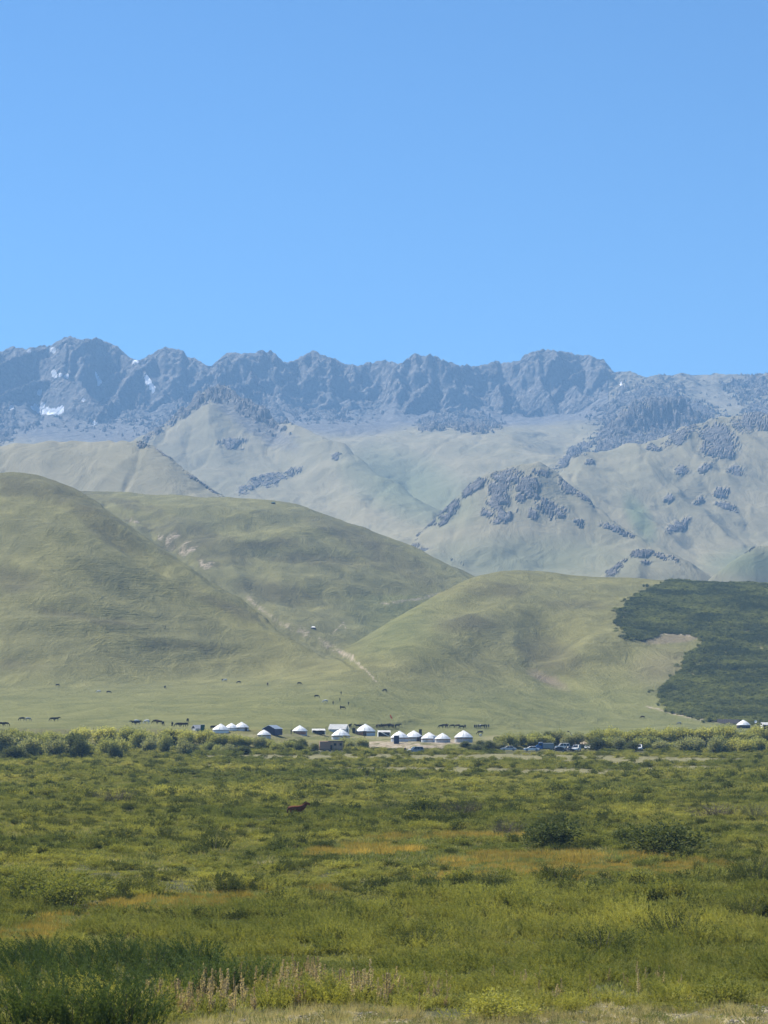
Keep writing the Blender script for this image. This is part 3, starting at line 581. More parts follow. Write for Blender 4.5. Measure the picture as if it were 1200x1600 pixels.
def puff(rg, n, rx, rz, lf, lw, lobes=6, up=.5, fill=.55, zc=.5):
    """rounded uneven crown of leaf clumps reaching almost to the ground"""
    lb = []
    for k in range(lobes):
        a = rg.uniform(0, 2 * np.pi); q = rg.uniform(.15, .62)
        lb.append((math.cos(a) * q * rx, math.sin(a) * q * rx, rz * rg.uniform(.35, 1.0) * (1 - .35 * q), rg.uniform(.34, .55)))
    lb.append((0, 0, rz * .85, .62)); lb = np.array(lb)
    k = rg.integers(0, len(lb), n); c0 = lb[k, :3]; s = lb[k, 3]
    dirs = unit(rg.normal(0, 1, (n, 3))); rad = rg.uniform(0, 1, n) ** (fill * .6)
    rad = rad * (1 + .22 * np.sin(dirs[:, 0] * 7 + k) * np.sin(dirs[:, 1] * 6 + 2 * k))
    P = c0 + dirs * np.stack([s * rx, s * rx, s * rz * 1.0], 1) * rad[:, None]
    P[:, 2] = np.abs(P[:, 2])
    d = unit(dirs * .6 + np.array([0, 0, up]) + rg.normal(0, .45, (n, 3)))
    sc = rg.uniform(.6, 1.25, n)
    return leaves_geo(P, d, unit(rg.normal(0, .65, (n, 3)) + dirs * .5 + np.array([-.15, .15, .45])), lf * sc, lw * sc)
def proto(name, vf, mats, mi=None):
    return bpy.data.objects.new(name, proto_mesh(name, vf[0], vf[1], mats, mi))
def scatter(name, protos, P, rot, scl, idx, parent=None, kind='stuff'):
    """one object that stands its prototype plants on the given points"""
    col = bpy.data.collections.new(name + '_kinds')
    for i, p in enumerate(protos): p.name = '%s_%02d' % (name, i); col.objects.link(p)
    me = bpy.data.meshes.new(name); me.vertices.add(len(P)); me.vertices.foreach_set('co', np.ascontiguousarray(P, np.float32).ravel())
    for nm, typ, arr in (('rot', 'FLOAT_VECTOR', rot), ('scl', 'FLOAT_VECTOR', scl), ('pick', 'INT', idx)):
        at = me.attributes.new(nm, typ, 'POINT')
        at.data.foreach_set('vector' if typ == 'FLOAT_VECTOR' else 'value', np.ascontiguousarray(arr, np.int32 if typ == 'INT' else np.float32).ravel())
    o = bpy.data.objects.new(name, me); link(o, parent); o['kind'] = kind
    ng = bpy.data.node_groups.new(name, 'GeometryNodeTree'); n = ng.nodes; l = ng.links
    ng.interface.new_socket('Geometry', in_out='INPUT', socket_type='NodeSocketGeometry'); ng.interface.new_socket('Geometry', in_out='OUTPUT', socket_type='NodeSocketGeometry')
    gi = n.new('NodeGroupInput'); go = n.new('NodeGroupOutput'); ci = n.new('GeometryNodeCollectionInfo'); ci.inputs[0].default_value = col; ci.inputs[1].default_value = True; ci.inputs[2].default_value = True
    ip = n.new('GeometryNodeInstanceOnPoints'); ip.inputs['Pick Instance'].default_value = True
    def attr(nm, dt): a = n.new('GeometryNodeInputNamedAttribute'); a.data_type = dt; a.inputs[0].default_value = nm; return a.outputs[0]
    l.new(gi.outputs[0], ip.inputs['Points']); l.new(ci.outputs[0], ip.inputs['Instance']); l.new(attr('pick', 'INT'), ip.inputs['Instance Index'])
    l.new(attr('rot', 'FLOAT_VECTOR'), ip.inputs['Rotation']); l.new(attr('scl', 'FLOAT_VECTOR'), ip.inputs['Scale']); l.new(ip.outputs[0], go.inputs[0])
    md = o.modifiers.new('plants', 'NODES'); md.node_group = ng
    return o
def sample_strip(n, y0, y1, half=690):
    """uniform points on the ground between two depths, a little wider than the view"""
    y = np.sqrt(rng.uniform(y0 ** 2, y1 ** 2, n)); s = rng.uniform(-half, half, n) / F_PX
    return s * y, y
def pix(x, y): z = ground_z(x, y); a, b = project(x, y, z); return z, a, b
def attr_at(arr, x, y):
    s = x / np.maximum(y, 60.0); i = np.clip(np.searchsorted(S1, s), 0, len(S1) - 1); j = np.clip(np.searchsorted(Yrows, y), 0, len(Yrows) - 1)
    return arr[i, j]
rg = np.random.default_rng(3)
W = MATS
near = [proto('n', stems_shrub(rg, 22, 56, 1.3, .8, .13, .034, wind=(-.16, 0)), [W['willow_leaf']]), proto('n', stems_shrub(rg, 20, 54, 1.05, .9, .12, .034, lean=.55, wind=(-.16, 0)), [W['willow_leaf']]),
    proto('n', stems_shrub(rg, 24, 54, 1.5, .7, .13, .034, wind=(-.14, 0)), [W['willow_leaf']]), proto('n', stems_shrub(rg, 24, 44, .95, 1.0, .11, .036, lean=.7), [W['scrub_leaf']]), proto('n', stems_shrub(rg, 20, 46, 1.1, .8, .12, .034, lean=.55), [W['scrub_leaf']])]
def both(a, b): return np.concatenate([a[0], b[0]]), np.concatenate([a[1], b[1] + len(a[0])])
mid = [proto('m', both(puff(rg, 620, .95, .62, .15, .06, 5, fill=.4), stems_shrub(rg, 16, 16, 1.15, .9, .15, .04, lean=.5, lo=.5)), [W['willow_leaf']]), proto('m', both(puff(rg, 620, 1.1, .55, .15, .06, 6, fill=.4), stems_shrub(rg, 12, 14, .9, 1.0, .15, .04, lean=.6, lo=.5)), [W['scrub_leaf']]), proto('m', puff(rg, 700, .8, .7, .15, .06, 4, fill=.4), [W['dark_leaf']]), proto('m', stems_shrub(rg, 30, 20, 1.3, 1.1, .17, .045, lean=.4), [W['willow_leaf']]),
    proto('m', stems_shrub(rg, 34, 20, .9, 1.4, .16, .045, lean=.6), [W['scrub_leaf']]), proto('m', stems_shrub(rg, 30, 18, 1.15, 1.1, .16, .045, lean=.5), [W['dark_leaf']])]
far_ = [proto('f', puff(rg, 420, 1.5, .85, .26, .11, 5, fill=.8), [W['scrub_leaf']]), proto('f', puff(rg, 420, 1.7, .8, .26, .11, 5, fill=.8), [W['willow_leaf']]), proto('f', puff(rg, 380, 1.4, .9, .26, .12, 4, fill=.8), [W['dark_leaf']]), proto('f', puff(rg, 420, 1.8, .75, .26, .11, 6, fill=.8), [W['scrub_leaf']])]
def height_field(x, y):
    """how tall the scrub grows: swells and hollows, low in the golden grass and near the verge"""
    h = 0.80 + 1.05 * fbm(x / 6, y / 8, 3, 501) + 0.55 * fbm(x / 42, y / 60, 2, 503)
    return np.clip(h, 0.2, 1.7)
def cover(name, protos, n, y0, y1, size, dark_idx=None, gap=0.0):
    x, y = sample_strip(n, y0, y1); z, px, py = pix(x, y)
    g = attr_at(gold, x, y); v = attr_at(verge, x, y); pl_ = attr_at(pale, x, y); b = attr_at(bare, x, y)
    h = height_field(x, y) * (1 - .75 * np.clip(g * 1.6, 0, 1))
    keep = (rng.uniform(0, 1, n) > np.clip(g * 2.0, 0, .8)) & (v < .25 + .3 * rng.uniform(0, 1, n)) & (rng.uniform(0, 1, n) > np.clip(pl_ * 2.6, 0, .97)) & (b < .3)
    hx_, hy_, _ = at_pixel(464, 1276); keep &= ~((np.abs(x - hx_) < 2.0) & (y < hy_ + 1) & (y > hy_ - 2.2))
    keep &= ~((y > 600) & (y < 665) & (((px > 785) & (px < 935)) | ((px > 985) & (px < 1012)) | ((px > 636) & (px < 662)) | ((px > 482) & (px < 540))))
    keep &= ~((px < 395) & (py > 1495) & (rng.uniform(0, 1, n) < .75))
    keep &= ~((fbm(x / 6, y / 8, 3, 507) < gap))
    P = np.stack([x, y, z - .05], 1)[keep]; h = h[keep]; k = len(P)
    rot = np.stack([rng.normal(0, .12, k), rng.normal(0, .12, k), rng.uniform(0, 6.28, k)], 1)
    if name == 'near_scrub': rot[:, 2] = rng.normal(0, .7, k)
    w = size * rng.uniform(.75, 1.25, k) * (.6 + .5 * h); scl = np.stack([w, w, h * rng.uniform(.8, 1.2, k) * size], 1)
    idx = rng.integers(0, len(protos), k)
    # species grow in patches
    pt = fbm(P[:, 0] / 11, P[:, 1] / 14, 3, 509); idx = np.where((pt > .25) & (rng.uniform(0, 1, k) < .6), 0, np.where((pt < -.25) & (rng.uniform(0, 1, k) < .6), len(protos) - 1, idx))
    o = scatter(name, protos, P, rot, scl, idx)
    return o
cover('near_scrub', near, 6200, 62, 165, 1.08, gap=-.2)
cover('meadow_scrub', mid, 11500, 150, 345, 1.1, gap=-.22)
cover('distant_scrub', far_, 14000, 325, 640, 1.0, gap=-.2)
def tuft(rg, n, h, spread, w, lean=.5):
    a = rg.uniform(0, 6.28, n); r = spread * np.sqrt(rg.uniform(0, 1, n)); hh = h * rg.uniform(.5, 1.1, n)
    d = unit(np.stack([np.cos(a) * lean * rg.uniform(.2, 1, n), np.sin(a) * lean * rg.uniform(.2, 1, n), np.ones(n)], 1) + rg.normal(0, .1, (n, 3)))
    c = np.stack([np.cos(a) * r, np.sin(a) * r, np.zeros(n)], 1) + d * hh[:, None] * .5
    return leaves_geo(c, d, unit(rg.normal(0, 1, (n, 3)) * np.array([1, 1, .1])), hh, w)
tf = [proto('t', tuft(rg, 60, .30, .7, .03, .9), [W['scrub_leaf']]), proto('t', tuft(rg, 60, .22, .8, .035, 1.1), [W['willow_leaf']]), proto('t', tuft(rg, 50, .3, .7, .03, .8), [W['herb_leaf']]), proto('t', tuft(rg, 50, .34, .6, .02, .7), [W['dry_grass']])]
x, y = sample_strip(26000, 62, 420); v = attr_at(verge, x, y); kp = v < .2; x, y = x[kp], y[kp]; z = ground_z(x, y); k = len(x); s_ = rng.uniform(.8, 1.5, k) * np.where(y > 200, 1.6, 1.0)
scatter('meadow_turf', tf, np.stack([x, y, z], 1), np.stack([0 * x, 0 * x, rng.uniform(0, 6.28, k)], 1), np.stack([s_, s_, s_ * .8], 1), rng.choice(4, k, p=[.38, .34, .2, .08]))
# golden grass, dry verge grass, verge herbs
gg = [proto('g', tuft(rg, 110, .55, .5, .022), [W['gold_grass']]), proto('g', tuft(rg, 110, .42, .6, .022, .8), [W['gold_grass']]), proto('g', tuft(rg, 90, .4, .5, .03, .9), [W['herb_leaf']])]
x, y = sample_strip(60000, 62, 420); g = attr_at(gold, x, y) ; kp = (g > .06 + .3 * rng.uniform(0, 1, len(x)))
x, y = x[kp], y[kp]; z = ground_z(x, y); k = len(x); s_ = rng.uniform(.7, 1.3, k) * np.where(y > 200, 1.5, 1.0)
scatter('golden_grass', gg, np.stack([x, y, z], 1), np.stack([0 * x, 0 * x, rng.uniform(0, 6.28, k)], 1), np.stack([s_, s_, s_ * .9], 1), rng.choice(3, k, p=[.27, .2, .53]))
vg = [proto('v', tuft(rg, 70, .26, .35, .010, .9), [W['dry_grass']]), proto('v', tuft(rg, 70, .24, .4, .012, 1.2), [W['dry_grass']]), proto('v', stems_shrub(rg, 12, 12, .24, .35, .055, .03, lean=1.0, lo=.05), [W['herb_leaf']]), proto('v', stems_shrub(rg, 14, 14, .34, .3, .05, .02, lean=.6), [W['grey_leaf']]), proto('v', tuft(rg, 60, .5, .25, .008, .5), [W['dry_grass']])]
x, y = sample_strip(16000, 61, 100); v = attr_at(verge, x, y); kp = v > .12 + .5 * rng.uniform(0, 1, len(x)); kp &= fbm(x / 1.1, y / 1.8, 3, 601) > -.02
x, y = x[kp], y[kp]; z = ground_z(x, y); k = len(x); s_ = rng.uniform(.5, 1.25, k)
scatter('verge_grass', vg, np.stack([x, y, z], 1), np.stack([rng.normal(0, .1, k), rng.normal(0, .1, k), rng.uniform(0, 6.28, k)], 1), np.stack([s_, s_, s_], 1), rng.choice(5, k, p=[.16, .14, .36, .24, .1]))
peb = []
for i in range(3):
    b_ = bmesh.new(); bmesh.ops.create_icosphere(b_, subdivisions=1, radius=.5)
    for v_ in b_.verts: v_.co = Vector((v_.co.x * rng.uniform(.8, 1.2), v_.co.y * rng.uniform(.8, 1.2), v_.co.z * .55))
    m_ = bpy.data.meshes.new('pebble'); b_.to_mesh(m_); b_.free(); m_.materials.append(simple_mat('pebble_%d' % i, [(.18, .165, .14), (.13, .115, .10), (.17, .16, .14)][i], .9, .2, 4)); peb.append(bpy.data.objects.new('p', m_))
x, y = sample_strip(14000, 61, 92); v = attr_at(verge, x, y); kp = v > .2 + .5 * rng.uniform(0, 1, len(x)); x, y = x[kp], y[kp]; z = ground_z(x, y); k = len(x); s_ = .05 + .16 * rng.uniform(0, 1, k) ** 4
scatter('verge_gravel', peb, np.stack([x, y, z + .01], 1), np.stack([0 * x, 0 * x, rng.uniform(0, 6.28, k)], 1), np.stack([s_, s_, s_], 1), rng.integers(0, 3, k))
# low juniper thicket on the right-hand hill
jun = [proto('j', puff(rg, 260, 1.9, 1.3, .48, .26, 5, fill=.45), [W['juniper_leaf']]), proto('j', puff(rg, 260, 2.3, 1.15, .48, .26, 6, fill=.45), [W['juniper_leaf']]), proto('j', puff(rg, 150, 1.8, 1.5, .6, .34, 4, fill=.45), [W['dark_leaf']])]
JP = [(1045, 909), (1010, 924), (985, 938), (966, 956), (962, 973), (975, 984), (982, 1001), (1012, 1000), (1040, 990), (1084, 992), (1100, 1008), (1096, 1013), (1072, 1021), (1070, 1042), (1058, 1052), (1050, 1064), (1030, 1080), (1034, 1098), (1048, 1112), (1078, 1121), (1120, 1128), (1160, 1131), (1500, 1136), (1500, 890), (1100, 900)]
n = 90000; y = np.sqrt(rng.uniform(960 ** 2, 1765 ** 2, n)); s = rng.uniform(350, 800, n) / F_PX; x = s * y
z, px, py = pix(x, y); kp = in_poly(px + 9 * fbm(x / 8, y / 12, 3, 611) + (rng.uniform(0, 1, n) < .12) * rng.normal(0, 9, n), py + 6 * fbm(x / 8, y / 12, 3, 612) + (rng.uniform(0, 1, n) < .06) * rng.normal(0, 4, n), JP) & (fbm(x / 12, y / 22, 3, 613) > -.5) & (rng.uniform(0, 1, n) < .62)
kp |= in_poly(px, py, [(0, 0)] * 3)
x, y, z = x[kp], y[kp], z[kp]; k = len(x); hs = (.8 + .8 * fbm(x / 14, y / 22, 3, 615)); w_ = rng.uniform(.7, 1.25, k)
scatter('juniper_thicket', jun, np.stack([x, y, z], 1), np.stack([0 * x, 0 * x, rng.uniform(0, 6.28, k)], 1), np.stack([w_, w_, w_ * hs], 1), rng.choice(3, k, p=[.45, .4, .15]))

# ---- single bushes that stand out of the meadow: each its own object
def thing(name, label, cat, loc, rotz=0, group=None, scale=None):
    o = bpy.data.objects.new(name, None); scene.collection.objects.link(o)
    o.empty_display_size = 0.3; o.location = loc; o.rotation_euler = (0, 0, rotz); o['label'] = label; o['category'] = cat
    if group: o['group'] = group
    if scale is not None: o.scale = scale if isinstance(scale, tuple) else (scale,) * 3
    return o
def tag(o, label, cat, group=None):
    o['label'] = label; o['category'] = cat
    if group: o['group'] = group
    return o
def part(name, me, parent, loc=None, rot=None, scale=None, kind=None):
    o = bpy.data.objects.new(name, me); link(o, parent)
    if loc is not None: o.location = loc
    if rot is not None: o.rotation_euler = rot
    if scale is not None: o.scale = scale
    if kind: o['kind'] = kind
    return o
def limbs_mesh(name, rg, n, h, r, spread):
    """tapered stems rising from one foot"""
    bm = bmesh.new()
    for i in range(n):
        a = 2 * math.pi * i / n + rg.uniform(-.4, .4); ln = h * rg.uniform(.7, 1.0); prev = None
        for k in range(4):
            t = k / 3; c = Vector((math.cos(a) * spread * t ** 1.3 * ln, math.sin(a) * spread * t ** 1.3 * ln, -.15 + (ln + .15) * t)); rr = r * (1 - .8 * t)
            ring = [bm.verts.new(c + Vector((math.cos(q * math.pi / 2.5) * rr, math.sin(q * math.pi / 2.5) * rr, 0))) for q in range(5)]
            if prev:
                for q in range(5): bm.faces.new((prev[q], prev[(q + 1) % 5], ring[(q + 1) % 5], ring[q]))
            prev = ring
    me = bpy.data.meshes.new(name); bm.to_mesh(me); bm.free(); me.materials.append(bark); return me
bush_kinds = {}
def bush_mesh(kind):
    if kind in bush_kinds: return bush_kinds[kind]
    r = np.random.default_rng(abs(hash(kind)) % 97 if False else sum(map(ord, kind)))
    if kind == 'wand': vf = stems_shrub(r, 90, 34, 1.0, .75, .085, .030, lean=.5); mt = 'dark_leaf'
    elif kind == 'fan': vf = stems_shrub(r, 90, 34, 1.0, .9, .085, .026, lean=.75); mt = 'dark_leaf'
    elif kind == 'grey': vf = stems_shrub(r, 90, 26, 1.0, .9, .08, .024, lean=.7); mt = 'grey_leaf'
    elif kind == 'twig': vf = stems_shrub(r, 90, 22, 1.0, .9, .10, .016, lean=.7); mt = 'brown_twig'
    elif kind == 'round': vf = puff(r, 2600, .9, .8, .085, .038, 7, fill=.5); mt = 'dark_leaf'
    else: vf = puff(r, 2600, .95, .75, .085, .036, 8, fill=.5); mt = 'willow_leaf'
    me = proto_mesh('foliage', vf[0], vf[1], [W[mt]]); bush_kinds[kind] = (me, limbs_mesh('stems', r, 7, .7, .02, .5)); return bush_kinds[kind]
BUSH = [  # px, py(base), width px, height px, kind, label
    (355, 1398, 42, 28, 'wand', 'small dark upright bush at the edge of the golden grass, left of centre'),
    (1030, 1338, 130, 44, 'round', 'largest dark spreading bush in the right half of the meadow'),
    (870, 1328, 100, 40, 'round', 'dark rounded bush left of the largest dark bush in the meadow'),
    (790, 1306, 60, 22, 'twig', 'brownish low bush up and left of the dark rounded bush'),
    (980, 1322, 50, 24, 'round', 'dark bush touching the left side of the largest meadow bush'),
    (1089, 1374, 13, 28, 'wand', 'thin dark upright sprig standing in the orange grass on the right'),
    (1180, 1388, 80, 46, 'fan', 'dark green bush at the right edge beside the orange grass'),
    (1180, 1282, 50, 26, 'grey', 'pale grey twiggy bush at the right edge of the far meadow'),
    (1115, 1280, 80, 22, 'twig', 'brown-green low bush beside the pale grey twiggy bush'),
    (665, 1276, 56, 24, 'round', 'brown-green bush, left one of the pair right of the brown horse'),
    (722, 1278, 70, 24, 'twig', 'brown-green bush, right one of the pair right of the brown horse'),
    (888, 1273, 50, 20, 'wand', 'dark small bush in the far meadow above the dark rounded bush'),
    (938, 1244, 26, 14, 'round', 'tiny dark bush alone in the far meadow right of centre'),
    (815, 1261, 50, 12, 'round', 'low flat dark bush in the far meadow under the camp'),
    (598, 1273, 50, 16, 'grey', 'greyish low bush to the right of the brown horse'),
    (180, 1258, 70, 22, 'twig', 'brownish bush in the far meadow on the left'),
    (275, 1213, 84, 12, 'round', 'long flat dark bush in the far meadow left of the path'),
    (203, 1270, 32, 14, 'round', 'dark low bush just right of the brownish bush on the left'),
    (85, 1293, 44, 14, 'wand', 'dark tuft of bush near the left edge of the meadow'),
    (188, 1313, 60, 18, 'fan', 'broad dark bush in the left meadow below the small dark low one'),
    (257, 1313, 24, 20, 'wand', 'compact dark bush standing alone above the left meadow swell'),
    (335, 1330, 66, 26, 'fan', 'dark fan-shaped bush under the brown horse, to its left'),
    (376, 1312, 16, 16, 'wand', 'little dark bush just right of the dark fan-shaped bush'),
    (506, 1330, 36, 14, 'round', 'dark low bush above the yellow strip at the centre'),
    (448, 1364, 40, 18, 'fan', 'dark bush at the upper edge of the golden grass near centre'),
    (500, 1353, 30, 14, 'round', 'small dark bush on the yellow strip at the centre'),
    (540, 1392, 30, 12, 'fan', 'small bush below the end of the golden strip'),
    (870, 1384, 70, 30, 'wand', 'dark upright bush in the yellow grass under the dark rounded bush'),
    (762, 1390, 60, 24, 'fan', 'dark bush left of the one standing in the yellow grass'),
    (1000, 1385, 60, 22, 'willow', 'green rounded bush between the yellow grass and the orange patch'),
    (110, 1420, 120, 46, 'willow', 'wide olive bush at the left end of the golden strip'),
    (40, 1400, 80, 40, 'willow', 'olive bush at the left edge above the golden strip'),
    (232, 1490, 24, 18, 'wand', 'blackish little bush near the left golden patch'),
    (780, 1598, 130, 40, 'willow', 'yellow-green rounded bush at the bottom edge, centre right'),
    (895, 1588, 50, 30, 'willow', 'small green bush in the dry verge right of the rounded bush'),
    (1130, 1574, 80, 40, 'willow', 'low green bush in the dry verge near the right edge'),
    (1060, 1480, 110, 50, 'fan', 'dense dark green bush in the near scrub on the right'),
    (940, 1500, 120, 46, 'fan', 'dense dark bush in the near scrub right of centre'),
    (660, 1490, 100, 40, 'fan', 'dark green bush in the near scrub at the centre'),
    (1170, 1440, 70, 34, 'fan', 'dark bush in the near scrub against the right edge')]
for (bx, by, bw, bh, kind, lab) in BUSH:
    X0, Y0_, Z0 = at_pixel(bx, by); ppm = F_PX / Y0_
    fm, sm_ = bush_mesh(kind)
    vmax = np.empty(len(fm.vertices) * 3, np.float32); fm.vertices.foreach_get('co', vmax); vmax = vmax.reshape(-1, 3)
    ex = np.percentile(np.abs(vmax[:, 0]), 97); ez = np.percentile(vmax[:, 2], 98)
    t_ = thing('bush', lab, 'bush', (X0, Y0_, Z0 - .03), rng.uniform(0, 6.28), 'bushes that stand out of the meadow scrub', (bw / ppm / 2 / ex, bw / ppm / 2 / ex, bh / ppm / ez * 1.1))
    part('foliage', fm, t_); part('stems', sm_, t_)
# big dark willow scrub of the left foreground: separate bushes grown together
BIG = [(40, 1608, 'leftmost of the tall foreground willows, at the left edge'), (120, 1612, 'tall foreground willow second from the left edge'), (200, 1610, 'dark foreground willow just left of the dry dock stalks'),
    (85, 1560, 'tall willow behind the two leftmost foreground willows'), (175, 1566, 'tall willow behind the dark foreground willow'), (255, 1572, 'willow behind the leftmost dry dock stalks'), (320, 1556, 'willow rising behind the dense dry dock stalks'), (20, 1530, 'foreground willow against the left edge, third row'), (240, 1530, 'broad foreground willow in the third row'),
    (130, 1532, 'foreground willow in the middle of the third row'), (375, 1552, 'rightmost foreground willow, behind the densest dock clump'), (60, 1512, 'small foreground willow in the fourth row, near the left edge'), (180, 1508, 'small foreground willow in the fourth row, centre'), (300, 1516, 'small foreground willow in the fourth row, right end')]
for bx, by, lab in BIG:
    s_ = (bx - 600) / F_PX; yy = 15.0 / ((by - 1092) / F_PX)
    X0, Y0_, Z0 = at_pixel(bx, by) if by < 1600 else (s_ * 66, 66.0, float(ground_z(s_ * 66, 66)[0]))
    t_ = thing('willow_bush', lab, 'willow bush', (X0, Y0_, Z0), rng.normal(0, .4), 'tall willows at the lower left')
    k = len([1 for b in BIG[:BIG.index((bx, by, lab))]]) % 3
    if ('big', k) not in bush_kinds:
        r = np.random.default_rng(40 + k); vf = stems_shrub(r, 95, 64, 1.0, 1.0, .075, .018, lean=.62, wind=(-.22, 0), lo=.1, droop=.2); bush_kinds[('big', k)] = (proto_mesh('foliage', vf[0], vf[1], [W['big_willow_leaf']]), limbs_mesh('stems', r, 9, .8, .014, .6))
    part('foliage', bush_kinds[('big', k)][0], t_, scale=(2.3, 2.1, 2.35)); part('stems', bush_kinds[('big', k)][1], t_, scale=(1.5, 1.5, 1.75))

# dry dock stalks along the verge, each one a plant
def dock_mesh(r):
    v, f, mi = [], [], []
    h = r.uniform(.75, 1.0); n = 3 if r.uniform() < .4 else 2
    C, D, N, L = [], [], [], []
    for b in range(n):
        a = r.uniform(0, 6.28); ln = h * (1 if b == 0 else r.uniform(.5, .75)); out = np.array([math.cos(a), math.sin(a), 0]) * (.04 if b == 0 else .2)
        t = r.uniform(.35, 1, 130)[:, None]; w = .034 * (1.15 - t) + .009
        P = np.array([0, 0, 1.0]) * ln * t + out * t + r.normal(0, 1, (130, 3)) * w * np.array([1, 1, .4])
        C.append(P); D.append(unit(r.normal(0, .5, (130, 3)) + np.array([0, 0, .7]))); L.append(np.full(130, .042))
    C = np.concatenate(C); D = np.concatenate(D); v, f = leaves_geo(C, D, unit(r.normal(0, 1, C.shape)), np.concatenate(L), .028)
    return proto_mesh('seed_head', v, f, [W['dock_seed']])
def stalk_mesh():
    bm = bmesh.new(); bmesh.ops.create_cone(bm, segments=5, radius1=.012, radius2=.005, depth=.95, cap_ends=True, matrix=Matrix.Translation((0, 0, .42))); me = bpy.data.meshes.new('stalk'); bm.to_mesh(me); bm.free(); me.materials.append(simple_mat('dry_stalk', (.22, .15, .10), .9, .2)); return me
docks = [dock_mesh(np.random.default_rng(70 + i)) for i in range(6)]; stalk_me = stalk_mesh()
dock_zones = [(222, 300, 1570, 1600, 24, 'dry brown dock stalk in the left clump before the dark willows'), (300, 420, 1552, 1594, 26, 'dry brown dock stalk in the second clump from the left'), (410, 500, 1520, 1578, 36, 'tall dry dock stalk in the densest clump left of centre'), (500, 620, 1545, 1575, 34, 'dry dock stalk in the thin row at the bottom centre'), (620, 700, 1545, 1578, 20, 'dry dock stalk beside the yellow-green bush, on its left'), (760, 960, 1535, 1572, 14, 'dry dock stalk in the loose row under the dark scrub, right of centre'), (960, 1100, 1530, 1565, 8, 'dry dock stalk in the reddish dry patch on the right'), (0, 220, 1588, 1600, 0, '')]
for (x0, x1, y0, y1, n, lab) in dock_zones:
    for i in range(n):
        px_ = rng.uniform(x0, x1); py_ = rng.uniform(y0, y1); X0, Y0_, Z0 = at_pixel(px_, py_)
        s_ = rng.uniform(.95, 1.45) * (.72 if x0 > 600 else 1.0); t_ = thing('dock_plant', lab, 'plant', (X0, Y0_, Z0 - .02), rng.uniform(0, 6.28), lab.replace('stalk', 'stalks').replace('tall ', ''), s_)
        t_.rotation_euler = (rng.normal(0, .06), rng.normal(0, .06), rng.uniform(0, 6.28))
        part('seed_head', docks[i % 6], t_, kind='stuff'); part('stalk', stalk_me, t_)
# pale stones on the verge
def stone_mesh(seed):
    bm = bmesh.new(); bmesh.ops.create_icosphere(bm, subdivisions=2, radius=.5); r = random.Random(seed)
    for v in bm.verts:
        n_ = Vector(v.co); v.co *= 1 + .22 * math.sin(n_.x * 9 + seed) * math.cos(n_.y * 8 + seed * 2) + r.uniform(-.07, .07); v.co.z = max(v.co.z * .6, -.18)
    me = bpy.data.meshes.new('stone'); bm.to_mesh(me); bm.free(); me.materials.append(simple_mat('pale_stone', (.17, .155, .13), .9, .25, 5)); return me
stones = [stone_mesh(i) for i in range(5)]
STONE = [(953, 1567, 9, 'pale flat stone, left one of the pair at the foot of the scrub'), (966, 1569, 8, 'pale flat stone, right one of the pair at the foot of the scrub'), (1025, 1584, 11, 'rounded pale stone alone in the dry verge on the right'), (975, 1594, 9, 'flat stone at the bottom edge below the pair of stones'), (1040, 1594, 10, 'stone at the bottom edge under the rounded pale stone'),
    (1062, 1597, 7, 'small stone at the bottom edge right of the rounded stone'), (946, 1575, 7, 'small grey-green stone just below the pair of stones'), (1120, 1598, 8, 'stone at the bottom edge under the low green bush'), (655, 1577, 14, 'grey flat rock half hidden in the verge at bottom centre'), (800, 1598, 8, 'small pale stone before the rounded yellow-green bush'), (1165, 1596, 7, 'small stone in the bottom right corner'), (920, 1590, 6, 'little stone left of the flat stone at the bottom edge'),
    (866, 1597, 7, 'small pale stone between the rounded bush and the small green bush'), (600, 1592, 6, 'tiny pale stone in the verge below the grey flat rock'), (1012, 1532, 5, 'white stone showing in the scrub above the dry patch')]
for i, (a, b, w, lab) in enumerate(STONE):
    X0, Y0_, Z0 = at_pixel(a, b); s_ = w / (F_PX / Y0_)
    o = bpy.data.objects.new('stone', stones[i % 5]); link(o); o.location = (X0, Y0_, Z0 + .06 * s_); o.rotation_euler = (0, 0, i * 1.7); o.scale = (s_, s_ * .8, s_ * .8); tag(o, lab, 'stone', 'pale stones on the verge')

# ---- willow belt in front of the camp: every tree its own object
tree_kinds = []
for i, (mt, rx, rz, lobes) in enumerate([('belt_yellow', 3.4, 3.5, 7), ('belt_green', 3.2, 3.7, 7), ('belt_grey', 3.0, 3.3, 6), ('belt_dark', 3.0, 3.8, 6), ('belt_green', 3.8, 3.0, 9), ('belt_yellow', 2.8, 3.9, 6), ('belt_grey', 3.6, 3.0, 8)]):
    r = np.random.default_rng(100 + i); v, f = puff(r, 3400, rx, rz, .42, .19, lobes, fill=.5)
    tree_kinds.append((proto_mesh('crown', v, f, [W[mt]]), limbs_mesh('trunk', r, 6, rz * 1.0, .16, .45), rx, rz * 1.55, ['yellow-green', 'olive green', 'grey-green', 'dark green', 'broad olive green', 'tall yellow-green', 'broad grey-green'][i]))
TREES = []
def row(x0, x1, n, y0, y1, w0, w1, h0, h1, where, kinds):
    for i in range(n):
        TREES.append((x0 + (x1 - x0) * (i + rng.uniform(.15, .85)) / n, rng.uniform(y0, y1), rng.uniform(w0, w1), rng.uniform(h0, h1), where, kinds[int(rng.integers(len(kinds)))]))
row(-60, 300, 12, 1156, 1166, 34, 50, 22, 33, 'back row at the left end', [0, 1, 5, 2, 0])
row(-60, 100, 6, 1180, 1188, 34, 50, 36, 46, 'front row at the far left', [2, 1, 4, 3, 2])
row(100, 300, 8, 1174, 1184, 28, 46, 30, 42, 'front row below the tied horses', [2, 4, 3, 1, 6])
row(290, 400, 6, 1160, 1168, 26, 38, 20, 28, 'back row under the three far yurts', [0, 1, 4, 0])
